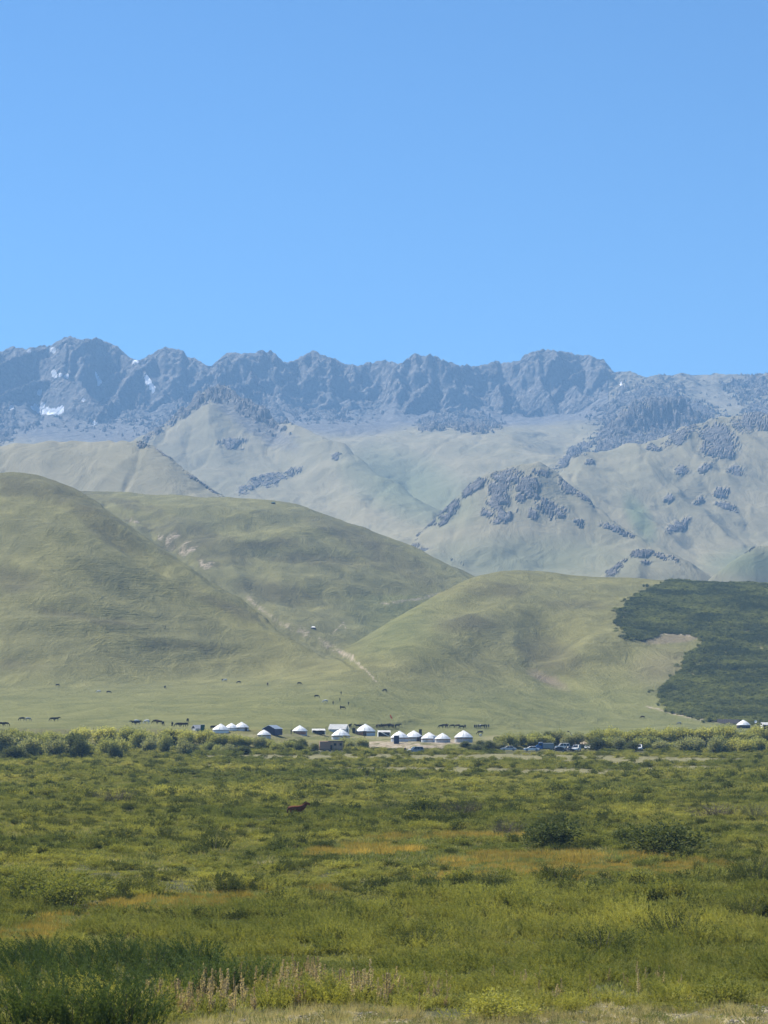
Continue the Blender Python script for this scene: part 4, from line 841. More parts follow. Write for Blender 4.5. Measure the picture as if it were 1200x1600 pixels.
row(290, 480, 9, 1170, 1180, 24, 36, 16, 26, 'front row between far yurts and wagon', [4, 1, 6, 2, 3])
row(415, 490, 3, 1166, 1172, 22, 32, 14, 22, 'behind the white scrap pile', [1, 3, 4])
row(525, 580, 3, 1170, 1175, 26, 34, 18, 24, 'right beside the brown wagon', [4, 6, 2])
row(580, 720, 6, 1170, 1178, 14, 22, 6, 11, 'low on the bank below the white yurts', [6, 4, 3])
row(690, 790, 7, 1164, 1176, 20, 32, 9, 15, 'low row before the last white yurt', [3, 6, 4])
row(775, 860, 6, 1162, 1170, 24, 34, 20, 27, 'behind the white sedan', [4, 1, 6])
row(850, 930, 5, 1160, 1166, 22, 32, 18, 26, 'behind the parked cars', [2, 3, 1, 6])
row(925, 1060, 8, 1160, 1168, 30, 44, 24, 32, 'back row right of the parked cars', [1, 0, 2])
row(930, 1060, 8, 1170, 1175, 24, 38, 16, 26, 'front row beside the lone white car', [4, 1, 3, 2])
row(1050, 1260, 10, 1160, 1168, 34, 50, 28, 36, 'back row below the right-hand yurt', [0, 1, 5, 0])
row(1060, 1260, 10, 1172, 1180, 30, 46, 24, 34, 'front row at the right end of the belt', [4, 3, 1, 2, 0])
DARKT = [(126, 1186, 34, 40, 'front row, darkest willow below the tied horses'), (178, 1187, 30, 30, 'front row, dark willow right of the darkest one'), (258, 1178, 24, 26, 'front row, small round dark willow left of the green hut'), (492, 1174, 20, 14, 'dark clump hard left of the wagon'), (1122, 1178, 42, 30, 'front row, big dark willow at the right end'), (1188, 1174, 22, 24, 'front row, dark round willow at the right edge'), (1010, 1170, 60, 22, 'dark low willows right of the lone white car'), (20, 1188, 50, 26, 'front row, dark willow in the left corner of the belt'), (330, 1176, 26, 18, 'dark willow under the first far yurt')]
for a in DARKT: TREES.append((a[0], a[1], a[2], a[3], a[4], 3))
TLAB = []
for (tx, ty, tw, th, where, kd) in TREES:
    X0, Y0_, Z0 = at_pixel(tx, ty); ppm = F_PX / Y0_; cm, tm, rx, rz, col_ = tree_kinds[kd]
    sx = tw / ppm / (2 * rx * .95) * 1.15; sz = th / ppm / rz * .98
    small = th < 12
    lab = 'willow, ' + where if where[0] in 'f' and 'dark' in where else '%s %s, %s' % (col_, 'bush' if small else 'willow', where)
    if where.startswith('dark'): lab = where + ', one willow'
    t_ = thing('willow_shrub' if small else 'willow_tree', lab, 'willow', (X0, Y0_, Z0 - .05), rng.uniform(0, 6.28), 'willows ' + where, (sx, sx, sz))
    part('crown', cm, t_); part('trunk', tm, t_); TLAB.append((tx, t_))

# where several willows of one look stand in one row, tell them apart from left to right
ORD = ['leftmost', 'second from left', 'third from left', 'fourth from left', 'fifth from left', 'sixth from left', 'seventh from left']
byl = {}
for tx, o_ in TLAB: byl.setdefault(o_['label'], []).append((tx, o_))
for lab, lst in byl.items():
    if len(lst) > 1:
        for i, (tx, o_) in enumerate(sorted(lst, key=lambda q: q[0])): o_['label'] = '%s, %s' % (lab, ORD[i] if i < len(lst) - 1 or i == 0 else 'rightmost')
# ================================================================== THE CAMP
white_felt = simple_mat('white_canvas', (.80, .79, .76), .9, .06, 1.5, bump=.3)
grey_felt = simple_mat('grey_canvas', (.46, .46, .46), .9, .12, 1.5, bump=.3)
pale_wall = simple_mat('pale_wall_canvas', (.52, .53, .55), .9, .08, 1.2, bump=.3)
lattice_red = simple_mat('reddish_wall_mat', (.36, .19, .14), .9, .2, 3, bump=.4)
rope_m = simple_mat('woven_band', (.30, .22, .16), .9, .2, 6)
door_m = simple_mat('dark_door', (.035, .032, .035), .7, .2, 3)
navy = simple_mat('navy_tarpaulin', (.030, .040, .085), .6, .15, 1.5)
light_blue = simple_mat('light_blue_tarpaulin', (.42, .50, .60), .6, .08, 1.5)
dark_inside = simple_mat('dark_inside', (.035, .033, .035), .9, .2, 2)
brown_wood = simple_mat('brown_wagon_boards', (.42, .25, .17), .85, .2, 2.0, bump=.4)
tan_wood = simple_mat('tan_wagon_boards', (.50, .34, .20), .85, .2, 2.0, bump=.4)
dark_metal = simple_mat('dark_metal', (.04, .04, .045), .5, .2, 4, metallic=.3)
grey_metal = simple_mat('grey_metal', (.35, .36, .38), .5, .1, 4, metallic=.3)
tyre_m = simple_mat('tyre_rubber', (.025, .025, .025), .9, .1, 5)
glass_m = simple_mat('dark_glass', (.02, .025, .03), .12, .05, 2, spec=.6)
chrome = simple_mat('lamp_glass', (.6, .6, .58), .2, .05, 2, spec=.6)
teal = simple_mat('dark_green_panel', (.02, .085, .065), .7, .1, 2)
def M(name, fn, *mats):
    bm = bmesh.new(); fn(bm); bm.normal_update(); me = bpy.data.meshes.new(name); bm.to_mesh(me); bm.free()
    for m in mats: me.materials.append(m)
    return me
def box(bm, x0, x1, y0, y1, z0, z1, bev=0.0, mi=0):
    r = bmesh.ops.create_cube(bm, size=1.0, matrix=Matrix.Translation(((x0 + x1) / 2, (y0 + y1) / 2, (z0 + z1) / 2)) @ Matrix.Diagonal((abs(x1 - x0), abs(y1 - y0), abs(z1 - z0), 1)))
    fs = {f for v in r['verts'] for f in v.link_faces}
    for f in fs: f.material_index = mi
    if bev:
        es = list({e for v in r['verts'] for e in v.link_edges}); bmesh.ops.bevel(bm, geom=es, offset=bev, segments=2, affect='EDGES', profile=.6)
def cyl(bm, a, b, r0, r1=None, seg=10):
    a, b = Vector(a), Vector(b); d = b - a; q = d.to_track_quat('Z', 'Y').to_matrix().to_4x4()
    bmesh.ops.create_cone(bm, segments=seg, radius1=r0, radius2=r0 if r1 is None else r1, depth=d.length, cap_ends=True, matrix=Matrix.Translation((a + b) / 2) @ q)
def lathe(bm, prof, seg=28, wob=0.0, a0=0.0, a1=2 * math.pi, seed=0):
    rings = []; full = abs(a1 - a0 - 2 * math.pi) < 1e-6; n = seg if full else seg + 1
    for (r, z) in prof:
        if r < 1e-4 and full: rings.append([bm.verts.new((0, 0, z))]); continue
        rings.append([bm.verts.new((r * (1 + wob * math.sin(q * 3.7 + seed + z)) * math.cos(a0 + (a1 - a0) * q / seg), r * (1 + wob * math.sin(q * 3.7 + seed + z)) * math.sin(a0 + (a1 - a0) * q / seg), z)) for q in range(n)])
    for A, B in zip(rings[:-1], rings[1:]):
        for q in range(seg if full else seg):
            q2 = (q + 1) % n
            if len(A) == 1 and len(B) == 1: continue
            if len(B) == 1: bm.faces.new((A[q], A[q2], B[0]))
            elif len(A) == 1: bm.faces.new((A[0], B[q2], B[q]))
            else: bm.faces.new((A[q], A[q2], B[q2], B[q]))
def ground_at(px, py): return at_pixel(px, py)
def yurt(px, py, w, lab, wall_m=pale_wall, roof_m=white_felt, door_az=-90, door=True, crown=True, hh=1.0, red=None, seed=0, rz=0):
    X, Y, Z = ground_at(px, py); rad = w / (F_PX / Y) / 2 * 1.04; Y += rad
    Z = float(ground_z(X, Y - rad)[0])
    t = thing('yurt', lab, 'yurt', (X, Y, Z), 0, 'yurts of the camp')
    r = 3.0; s = rad / 3.12; H = 1.55 * hh
    t.scale = (s, s, s)
    wallf = lambda bm: lathe(bm, [(r * .99, -.4), (r, 0), (r * 1.005, H * .5), (r * .985, H)], 32, .004, seed=seed)
    part('wall', M('wall', wallf, wall_m), t)
    top = H + 2.0
    roofprof = [(r * 1.045, H - .14), (r * 1.03, H + .03), (r * .93, H + .30), (r * .76, H + .80), (r * .55, H + 1.27), (r * .34, H + 1.66), (r * .17, top - .12), (.0, top - .02)]
    rf = part('roof', M('roof', lambda bm: lathe(bm, roofprof, 32, .006, seed=seed + 2), roof_m), t)
    def ropes(bm):
        for q in range(10):
            a = q * math.pi / 5 + .2; c, s2 = math.cos(a), math.sin(a)
            for (r0, z0), (r1, z1) in zip(roofprof[1:6], roofprof[2:7]): cyl(bm, (r0 * c * 1.012, r0 * s2 * 1.012, z0 + .02), (r1 * c * 1.012, r1 * s2 * 1.012, z1 + .02), .025, seg=4)
    part('rope', M('rope', ropes, rope_m), rf, kind='stuff')
    part('wall_band', M('wall_band', lambda bm: lathe(bm, [(r * 1.018, H * .62), (r * 1.022, H * .72), (r * 1.018, H * .82)], 32), rope_m if wall_m is not white_felt else grey_felt), t)
    if crown:
        part('crown_cover', M('crown_cover', lambda bm: lathe(bm, [(.62, top - .30), (.60, top - .12), (.42, top + .06), (.0, top + .14)], 14, .03, seed=seed), roof_m), rf)
    if red:
        a0, a1 = red; part('wall_mat', M('wall_mat', lambda bm: lathe(bm, [(r * 1.012, .02), (r * 1.014, H * .9)], 14, 0, R(a0), R(a1)), lattice_red), t)
    if door:
        def df(bm):
            box(bm, -.45, .45, -.06, .06, 0, 1.42, .02)
        d = part('door', M('door', df, door_m), t, loc=(math.cos(R(door_az)) * r * 1.01, math.sin(R(door_az)) * r * 1.01, 0), rot=(0, 0, R(door_az + 90)))
        def fr(bm): box(bm, -.56, -.455, -.09, .09, 0, 1.52); box(bm, .455, .56, -.09, .09, 0, 1.52); box(bm, -.56, .56, -.085, .085, 1.425, 1.53)
        part('door_frame', M('door_frame', fr, simple_mat('door_frame_wood', (.35, .2, .12), .8)), d)
    return t
yurt(344, 1146, 25, 'leftmost white yurt, half sunk behind the willows', white_felt, seed=1, hh=.9, door=False)
yurt(361, 1142, 20, 'middle one of the three far white yurts behind the willows', white_felt, seed=2, hh=.9, door=False)
yurt(377, 1142, 22, 'third far white yurt from the left, the highest roof of the three', pale_wall, seed=3, door_az=-50)
yurt(412, 1153, 21, 'small yurt with grey wall and creamy roof before the dark blue tent', grey_felt, seed=4, hh=.95, door=False)
yurt(468, 1148, 23, 'yurt with reddish wall and a dark open door at its left', pale_wall, seed=5, red=(-118, -30), door_az=-135)
yurt(532, 1156, 28, 'yurt with white roof right behind the brown wagon', pale_wall, seed=6, door_az=-62, hh=.95)
yurt(571, 1150, 30, 'large yurt with red mat left of its door, above the earth bank', pale_wall, seed=7, red=(-165, -100), door_az=-95)
yurt(624.5, 1159, 27, 'first yurt of the white row, with a dark cabinet before it', pale_wall, seed=8, door=False)
yurt(647, 1158.5, 27, 'second yurt of the white row, door at its right side', pale_wall, seed=9, door_az=-62)
yurt(671, 1160, 25, 'third yurt of the white row, with a pale blue porch at its right', pale_wall, seed=10, door=False)
yurt(692, 1160.5, 24, 'fourth yurt of the white row, greenish grey wall', grey_felt, seed=11, door=False)
yurt(725, 1160, 28, 'last yurt of the white row, standing apart behind low shrubs', grey_felt, seed=12, door=False, hh=1.15)
yurt(1163.5, 1138, 21, 'lone yurt at the right under the juniper slope, dark lower wall', dark_inside, seed=13, door=False)
def gable_tent(px, py, w, lab, wm, rm, gable_m, length=1.0, wall_h=.5, ridge_h=1.0, rz=0, deep=4.5, height=None, door=False, awning=False, name='tent'):
    X, Y, Z = ground_at(px, py); W_ = w / (F_PX / Y); H = (height or 14) / (F_PX / Y)
    t = thing(name, lab, 'tent', (X, Y + deep / 2, Z), R(rz)); hw = W_ / 2; hd = deep / 2; we = H * wall_h
    def wl(bm): box(bm, -hw, hw, -hd, hd, -.2, we)
    part('wall', M('wall', wl, wm), t)
    def rf(bm):          # ridge runs along X
        o = .18; vs_ = [(-hw - o, -hd - o, we - .05), (hw + o, -hd - o, we - .05), (hw + o, 0, H), (-hw - o, 0, H), (-hw - o, hd + o, we - .05), (hw + o, hd + o, we - .05)]
        v = [bm.verts.new(q) for q in vs_]; bm.faces.new((v[0], v[1], v[2], v[3])); bm.faces.new((v[3], v[2], v[5], v[4]))
        bmesh.ops.solidify(bm, geom=bm.faces[:], thickness=.06)
    part('roof', M('roof', rf, rm), t)
    for sx in (-1, 1):
        def gb(bm):
            v = [bm.verts.new((sx * (hw - .01), -hd, we)), bm.verts.new((sx * (hw - .01), hd, we)), bm.verts.new((sx * (hw - .01), 0, H - .06))]; bm.faces.new(v if sx > 0 else v[::-1])
        part('gable', M('gable', gb, gable_m), t)
    if door: part('door', M('door', lambda bm: box(bm, hw, hw + .05, -.6, .6, 0, we * .95), door_m), t)
    return t
gable_tent(425, 1147.5, 23, 'dark navy gable tent with a light blue roof slope on the left', navy, light_blue, navy, deep=4.6, wall_h=.62, height=14.5, rz=62)
gable_tent(529, 1147, 27, 'big white ridge tent standing behind the yurt by the wagon', pale_wall, white_felt, grey_felt, deep=5.5, wall_h=.50, height=15, door=True, rz=-12)
gable_tent(777, 1159, 8, 'small dark tent with a white flap in the shrubs right of the last yurt', navy, dark_inside, navy, deep=2.2, wall_h=.3, height=8, rz=20)
gable_tent(308, 1142, 14, 'small greyish tent with a striped roof left of the green hut', grey_felt, pale_wall, dark_inside, deep=3, wall_h=.4, height=9, rz=30)
def canopy(px, py, w, lab, h=9, strut=False, side=True):
    X, Y, Z = ground_at(px, py); k = 1 / (F_PX / Y); hw = w * k / 2; H = h * k
    t = thing('canopy_shelter', lab, 'shelter', (X, Y + 1.6, Z), R(4)); 
    def rf(bm):
        n = 7
        for a in range(n):
            u = -hw - .1 + (2 * hw + .2) * a / (n - 1)
            for (yy, zz) in ((-1.7, H * .72 + .05 * math.sin(a * 2)), (-.6, H * .9 - .03 * math.cos(a)), (.6, H), (1.7, H * .93)): bm.verts.new((u, yy, zz))
        bm.verts.ensure_lookup_table()
        for a in range(n - 1):
            for b in range(3): i = a * 4 + b; bm.faces.new((bm.verts[i], bm.verts[i + 4], bm.verts[i + 5], bm.verts[i + 1]))
        bmesh.ops.solidify(bm, geom=bm.faces[:], thickness=.05)
    part('roof', M('roof', rf, white_felt), t)
    part('back_wall', M('back_wall', lambda bm: box(bm, -hw, hw, 1.5, 1.6, 0, H * .88), dark_inside), t)
    for sx in (-1, 1):
        for yy in (-1.55, 1.35): part('post', M('post', lambda bm: cyl(bm, (sx * hw, yy, -.1), (sx * hw, yy, H * (.72 if yy < 0 else .88)), .07, seg=6), white_felt), t)
    part('side_panel', M('side_panel', lambda bm: box(bm, -hw - .04, -hw + .04, -1.4, 1.3, 0, H * .7), white_felt), t)
    part('counter', M('counter', lambda bm: box(bm, -hw * .6, hw * .8, .3, .9, 0, H * .32, .03), dark_metal), t)
    if strut: part('fallen_pole', M('fallen_pole', lambda bm: cyl(bm, (-hw * .7, -1.7, H * .8), (hw * .75, -2.2, H * .05), .13, seg=6), white_felt), t)
canopy(497.5, 1148, 20, 'flat white awning over a dark stall between two yurts', 9)
canopy(600, 1151, 19, 'sagging white canopy with a fallen slanting pole', 9.5, True)
canopy(1199, 1143, 16, 'white shelter cut by the right edge of the photo', 14)
def booth(px, py, w, h, lab, m, name='outhouse', cat='outhouse', d=1.1):
    X, Y, Z = ground_at(px, py); k = 1 / (F_PX / Y); hw = w * k / 2; H = h * k; t = thing(name, lab, cat, (X, Y + d / 2, Z), R(random.uniform(-8, 8)))
    part('body', M('body', lambda bm: box(bm, -hw, hw, -d / 2, d / 2, -.1, H, .02), m), t)
    part('roof', M('roof', lambda bm: box(bm, -hw - .08, hw + .08, -d / 2 - .1, d / 2 + .1, H + .003, H + .1, .02), grey_metal if m is teal else m), t)
    part('door', M('door', lambda bm: box(bm, -hw * .6, hw * .6, -d / 2 - .05, -d / 2 - .003, .05, H * .88, .01), m), t)
booth(316.5, 1144, 6, 11, 'dark green narrow hut at the left end of the camp', teal)
booth(657, 1150, 4.4, 10, 'narrow black outhouse behind the gap of the second and third white yurts', dark_metal)
booth(619.5, 1162, 8, 12, 'dark blue cabinet standing before the first yurt of the white row', navy, 'cabinet', 'cabinet', .8)
booth(658.5, 1159, 5, 8, 'dark dome-topped box between the second and third white yurts', dark_metal, 'storage_box', 'box', .9)
booth(682, 1160, 10, 9.5, 'pale blue porch box joined to the third white yurt', light_blue, 'porch_tent', 'tent', 1.6)
booth(553, 1146, 5, 8, 'dark upright stall left of the large yurt', dark_inside, 'dark_stall', 'stall', 1.2)
booth(1187, 1141, 13, 5, 'low dark blue box tent left of the cut white shelter', navy, 'box_tent', 'tent', 2)
# wagon
def wagon():
    X, Y, Z = ground_at(517, 1174); k = 1 / (F_PX / Y); L = 36 * k; H = 12.5 * k; z0 = 2.6 * k
    t = thing('wagon', 'brown wooden trailer wagon with a dark roof, parked by the willows', 'wagon', (X, Y + 1.3, Z), R(5)); h = L / 2
    part('body', M('body', lambda bm: box(bm, -h, h, -1.15, 1.15, z0, z0 + H, .04), brown_wood), t)
    pn = M('board', lambda bm: box(bm, -.10, .10, -.03, .0, z0 + .06, z0 + H - .06, .008), tan_wood); pn2 = M('board', lambda bm: box(bm, -.10, .10, -.03, .0, z0 + .06, z0 + H - .06, .008), brown_wood)
    nb = int(L / .25)
    for i in range(nb): part('board', pn if i > nb * .45 and i % 3 else pn2, t, loc=(-h + (i + .5) * L / nb, -1.153, 0))
    part('roof', M('roof', lambda bm: box(bm, -h * .25, h + .15, -1.4, 1.4, z0 + H + .003, z0 + H + .16, .03), dark_metal), t)
    part('roof_canvas', M('roof_canvas', lambda bm: box(bm, -h - .05, -h * .25 - .01, -1.25, 1.25, z0 + H + .003, z0 + H + .07, .02), brown_wood), t)
    for wx in (.32, .82):
        w = part('window', M('window', lambda bm: box(bm, -.28, .28, -.06, 0, 0, .6, .01), glass_m), t, loc=(h * wx, -1.186, z0 + H * .52))
        def fr(bm):
            for (a, b, c, d) in ((-.34, -.285, -.05, .65), (.285, .34, -.05, .65), (-.285, .285, -.05, -.003), (-.285, .285, .603, .65)): box(bm, a, b, -.08, 0, c, d)
        part('window_frame', M('window_frame', fr, dark_metal), w)
    part('door', M('door', lambda bm: box(bm, -.3, .3, -.05, 0, 0, H * .55, .01), door_m), t, loc=(h * -.05 + .2, -1.186, z0 + .05))
    part('chassis', M('chassis', lambda bm: (box(bm, -h * .95, h * .98, -.7, .7, z0 - .22, z0 - .003)), dark_metal), t)
    for wx in (-.55, -.1, .25, .7):
        for sy in (-1, 1):
            w = part('wheel', M('wheel', lambda bm: cyl(bm, (0, -.12, 0), (0, .12, 0), .42, seg=18), tyre_m), t, loc=(h * wx, sy * .95, .40)); part('rim', M('rim', lambda bm: cyl(bm, (0, -.13, 0), (0, .13, 0), .2, seg=12), grey_metal), w)
    part('drawbar', M('drawbar', lambda bm: cyl(bm, (-h, 0, .55), (-h - 1.3, 0, .45), .05, seg=6), dark_metal), t)
    # chimney pipe
    part('stove_pipe', M('stove_pipe', lambda bm: cyl(bm, (-h * .35, 0, z0 + H), (-h * .35, 0, z0 + H + .9), .07, seg=8), dark_metal), t)
wagon()
def sheet_pile():
    X, Y, Z = ground_at(493, 1174); t = thing('scrap_pile', 'heap of white boards and sheets at the left end of the wagon', 'scrap heap', (X, Y, Z), 0)
    r = random.Random(5)
    for i in range(9):
        L = r.uniform(.9, 2.4); o = part('board', M('board', lambda bm: box(bm, -L / 2, L / 2, -.25, .25, 0, .05, .01), white_felt), t, loc=(r.uniform(-1.6, 1.8), r.uniform(-.5, .8), .08 + i * .075), rot=(r.uniform(-.25, .25), r.uniform(-.35, .35), r.uniform(-.7, .7)))
sheet_pile()
# cars
def car_meshes(kind):
    L, Wd, H = (4.6, 1.75, 1.42) if kind == 'sedan' else (4.6, 1.85, 1.78)
    def body(bm):
        if kind == 'sedan': P = [(-2.28, .32), (-2.3, .62), (-2.22, .82), (-1.45, .90), (1.15, .94), (2.05, .86), (2.28, .70), (2.3, .35), (2.2, .25), (-2.2, .25)]
        else: P = [(-2.28, .36), (-2.3, .80), (-2.24, .98), (1.1, 1.04), (2.0, .98), (2.26, .82), (2.3, .42), (2.2, .30), (-2.2, .30)]
        lo = [bm.verts.new((x, -Wd / 2, z)) for x, z in P]; hi = [bm.verts.new((x, Wd / 2, z)) for x, z in P]; n = len(P)
        bm.faces.new(lo); bm.faces.new(hi[::-1])
        for i in range(n): bm.faces.new((lo[(i + 1) % n], lo[i], hi[i], hi[(i + 1) % n]))
        bmesh.ops.bevel(bm, geom=bm.edges[:], offset=.07, segments=2, affect='EDGES')
    def cab(bm, ins=0.0, m=0):
        if kind == 'sedan': P = [(-1.55, .90), (-1.0, 1.36), (.25, 1.40), (1.1, .93)]
        else: P = [(-2.15, 1.0), (-1.95, 1.70), (.35, 1.76), (1.15, 1.03)]
        w0, w1 = Wd / 2 - .06, Wd / 2 - .22
        wz = lambda z: w0 + (w1 - w0) * (z - .9) / (H - .9)
        lo = [bm.verts.new((x, -wz(z) , z)) for x, z in P]; hi = [bm.verts.new((x, wz(z), z)) for x, z in P]
        bm.faces.new(lo); bm.faces.new(hi[::-1])
        for i in range(4): bm.faces.new((lo[(i + 1) % 4], lo[i], hi[i], hi[(i + 1) % 4]))
        bmesh.ops.bevel(bm, geom=bm.edges[:], offset=.05, segments=2, affect='EDGES')
    def roof(bm):
        if kind == 'sedan': box(bm, -1.02, .28, -.66, .66, 1.37, 1.43, .025)
        else: box(bm, -1.98, .40, -.70, .70, 1.72, 1.80, .03)
    def pillars(bm):
        xs = [(-1.55, -1.02, .92, 1.38), (-.35, -.35, .92, 1.38), (1.12, .28, .94, 1.38)] if kind == 'sedan' else [(-2.16, -1.96, 1.0, 1.72), (-1.1, -1.1, 1.0, 1.72), (-.2, -.2, 1.0, 1.72), (1.17, .38, 1.03, 1.74)]
        for (x0, x1, z0, z1) in xs:
            for sy in (-1, 1):
                y0 = sy * (Wd / 2 - .05); y1 = sy * (Wd / 2 - .2); cyl(bm, (x0, y0, z0), (x1, y1, z1), .055, seg=6)
    return body, cab, roof, pillars, L, Wd
car_cache = {}
def car(px, py, kind, rz, lab, col, wpx=None, name='parked_car', cat='car'):
    X, Y, Z = ground_at(px, py)
    paint = simple_mat('paint_%s' % col[0], col[1], .35, .03, 1, spec=.5)
    t = thing(name, lab, cat, (X, Y + .9, Z + .02), R(rz), 'vehicles parked below the camp')
    key = (kind, col[0])
    if key not in car_cache:
        b, c, r_, p_, L, Wd = car_meshes(kind)
        car_cache[key] = (M('body', b, paint), M('windows', c, glass_m), M('roof', r_, paint), M('pillars', p_, paint), M('wheel', lambda bm: cyl(bm, (0, -.11, 0), (0, .11, 0), .33, seg=18), tyre_m), M('rim', lambda bm: cyl(bm, (0, -.12, 0), (0, .12, 0), .2, seg=12), grey_metal),
            M('headlight', lambda bm: box(bm, -.03, .03, -.2, .2, -.08, .08, .02), chrome), M('bumper', lambda bm: box(bm, -.06, .06, -.82, .82, -.1, .1, .03), dark_metal))
    b, c, r_, p_, wh, rim, hl, bp = car_cache[key]
    part('body', b, t); g = part('window_glass', c, t); part('roof', r_, t); part('window_pillars', p_, g)
    for wx in (-1.4, 1.4):
        for wy in (-.82, .82): w = part('wheel', wh, t, loc=(wx, wy, .33)); part('rim', rim, w)
    zc_ = .66 if kind == 'sedan' else .8
    for wy in (-.6, .6): part('headlight', hl, t, loc=(2.29, wy, zc_)); part('tail_light', hl, t, loc=(-2.3, wy, zc_))
    part('bumper', bp, t, loc=(2.33, 0, .4)); part('bumper', bp, t, loc=(-2.33, 0, .4))
    return t
WHT = ('white', (.78, .78, .77)); DRK = ('dark_blue', (.03, .035, .06)); GRY = ('grey', (.32, .34, .36)); SLV = ('silver', (.5, .52, .53))
car(831, 1174, 'sedan', 178, 'white sedan seen from the side, left of the blue truck', WHT)
car(795, 1173.5, 'sedan', 175, 'pale silver car half hidden in the scrub, left of the white sedan', SLV)
car(873, 1175, 'sedan', 172, 'dark blue low car in front of the white estate car, beside the blue truck', DRK)
car(879, 1171, 'suv', 185, 'white estate car behind the dark blue car', WHT)
car(890, 1174, 'sedan', 100, 'dark car nose-on between the two white off-roaders', DRK)
car(901, 1174, 'suv', 252, 'white off-road car turned to the viewer, largest in the row', WHT)
car(919, 1172, 'sedan', 262, 'small white car at the right end of the parked row', WHT)
car(999, 1173, 'suv', 258, 'lone white car standing before the willows, right of the parked row', WHT)
car(649, 1177, 'suv', 200, 'grey car standing below the earth bank under the white yurts', GRY)
def truck():
    X, Y, Z = ground_at(853, 1173); t = thing('truck', 'small truck with a blue cab and a grey box body, between parked cars', 'truck', (X, Y + 1, Z + .02), R(180), 'vehicles parked below the camp')
    blue = simple_mat('paint_blue', (.03, .13, .33), .4, .05, 1); gb = simple_mat('grey_box_body', (.24, .27, .27), .8, .08, 1)
    def cabf(bm):
        P = [(.9, .5), (.9, 2.3), (1.9, 2.35), (2.5, 1.5), (2.9, 1.35), (2.95, .5)]; lo = [bm.verts.new((x, -.98, z)) for x, z in P]; hi = [bm.verts.new((x, .98, z)) for x, z in P]; n = len(P)
        bm.faces.new(lo); bm.faces.new(hi[::-1])
        for i in range(n): bm.faces.new((lo[(i + 1) % n], lo[i], hi[i], hi[(i + 1) % n]))
        bmesh.ops.bevel(bm, geom=bm.edges[:], offset=.06, segments=2, affect='EDGES')
    part('cab', M('cab', cabf, blue), t); part('box_body', M('box_body', lambda bm: box(bm, -2.3, .78, -1.05, 1.05, .62, 2.15, .05), gb), t)
    part('cab_roof', M('cab_roof', lambda bm: box(bm, .95, 1.9, -.9, .9, 2.36, 2.42, .02), light_blue), t)
    for sy in (-1, 1): part('side_window', M('side_window', lambda bm: box(bm, 1.15, 1.95, sy * .985, sy * 1.005, 1.45, 2.1, .005), glass_m), t)
    part('windscreen', M('windscreen', lambda bm: box(bm, -.02, .02, -.8, .8, -.35, .35, .005), glass_m), t, loc=(2.27, 0, 1.92), rot=(0, R(-36), 0))
    part('chassis', M('chassis', lambda bm: box(bm, -2.3, 2.7, -.5, .5, .42, .6), dark_metal), t)
    for wx in (-1.5, 2.05):
        for sy in (-.85, .85): w = part('wheel', M('wheel', lambda bm: cyl(bm, (0, -.14, 0), (0, .14, 0), .42, seg=18), tyre_m), t, loc=(wx, sy, .42)); part('rim', M('rim', lambda bm: cyl(bm, (0, -.15, 0), (0, .15, 0), .22, seg=12), grey_metal), w)
    for sy in (-.7, .7): part('headlight', M('headlight', lambda bm: box(bm, -.03, .03, -.15, .15, -.1, .1, .02), chrome), t, loc=(2.97, sy, .9))
truck()
# flag pole, leaning pale lamp post, dish, pen wall, pipes
X, Y, Z = ground_at(609.5, 1133); t = thing('flag', 'thin red flag on a pole above the line of dark horses', 'flag', (X, Y, Z))
part('pole', M('pole', lambda bm: cyl(bm, (0, 0, 0), (0, 0, 4.2), .05, .03, 6), simple_mat('red_paint', (.45, .12, .07), .7)), t)
def flagm(bm):
    vs_ = [[bm.verts.new((.05 + i * .16, .05 * math.sin(i * 1.3), 4.1 - i * .25 - j * .9)) for j in range(2)] for i in range(6)]
    for a, b in zip(vs_[:-1], vs_[1:]): bm.faces.new((a[0], b[0], b[1], a[1]))
    bmesh.ops.solidify(bm, geom=bm.faces[:], thickness=.02)
part('cloth', M('cloth', flagm, simple_mat('red_cloth', (.50, .13, .08), .8)), t)
X, Y, Z = ground_at(894, 1168); t = thing('lamp_post', 'curved pale post with a black lamp head above the parked cars', 'lamp post', (X, Y + 4, Z))
def postf(bm):
    pts = [(.3, 0, -.1), (.3, 0, 2.2), (.2, 0, 3.4), (-.1, 0, 4.2), (-.6, 0, 4.7)]
    for a, b in zip(pts[:-1], pts[1:]): cyl(bm, a, b, .09, seg=8)
part('post', M('post', postf, simple_mat('pale_post', (.50, .48, .36), .8)), t); part('lamp_head', M('lamp_head', lambda bm: box(bm, -1.1, -.5, -.15, .15, 4.55, 4.85, .06), dark_metal), t)
X, Y, Z = ground_at(1181, 1140); t = thing('dish_pole', 'white round dish on a pole right of the lone right-hand yurt', 'dish', (X, Y, Z))
part('pole', M('pole', lambda bm: cyl(bm, (0, 0, 0), (0, 0, 3.2), .06, seg=6), grey_metal), t); part('dish', M('dish', lambda bm: lathe(bm, [(0, 0), (.35, .05), (.6, .2)], 14), white_felt), t, loc=(0, 0, 3.4), rot=(R(70), 0, R(-30)))
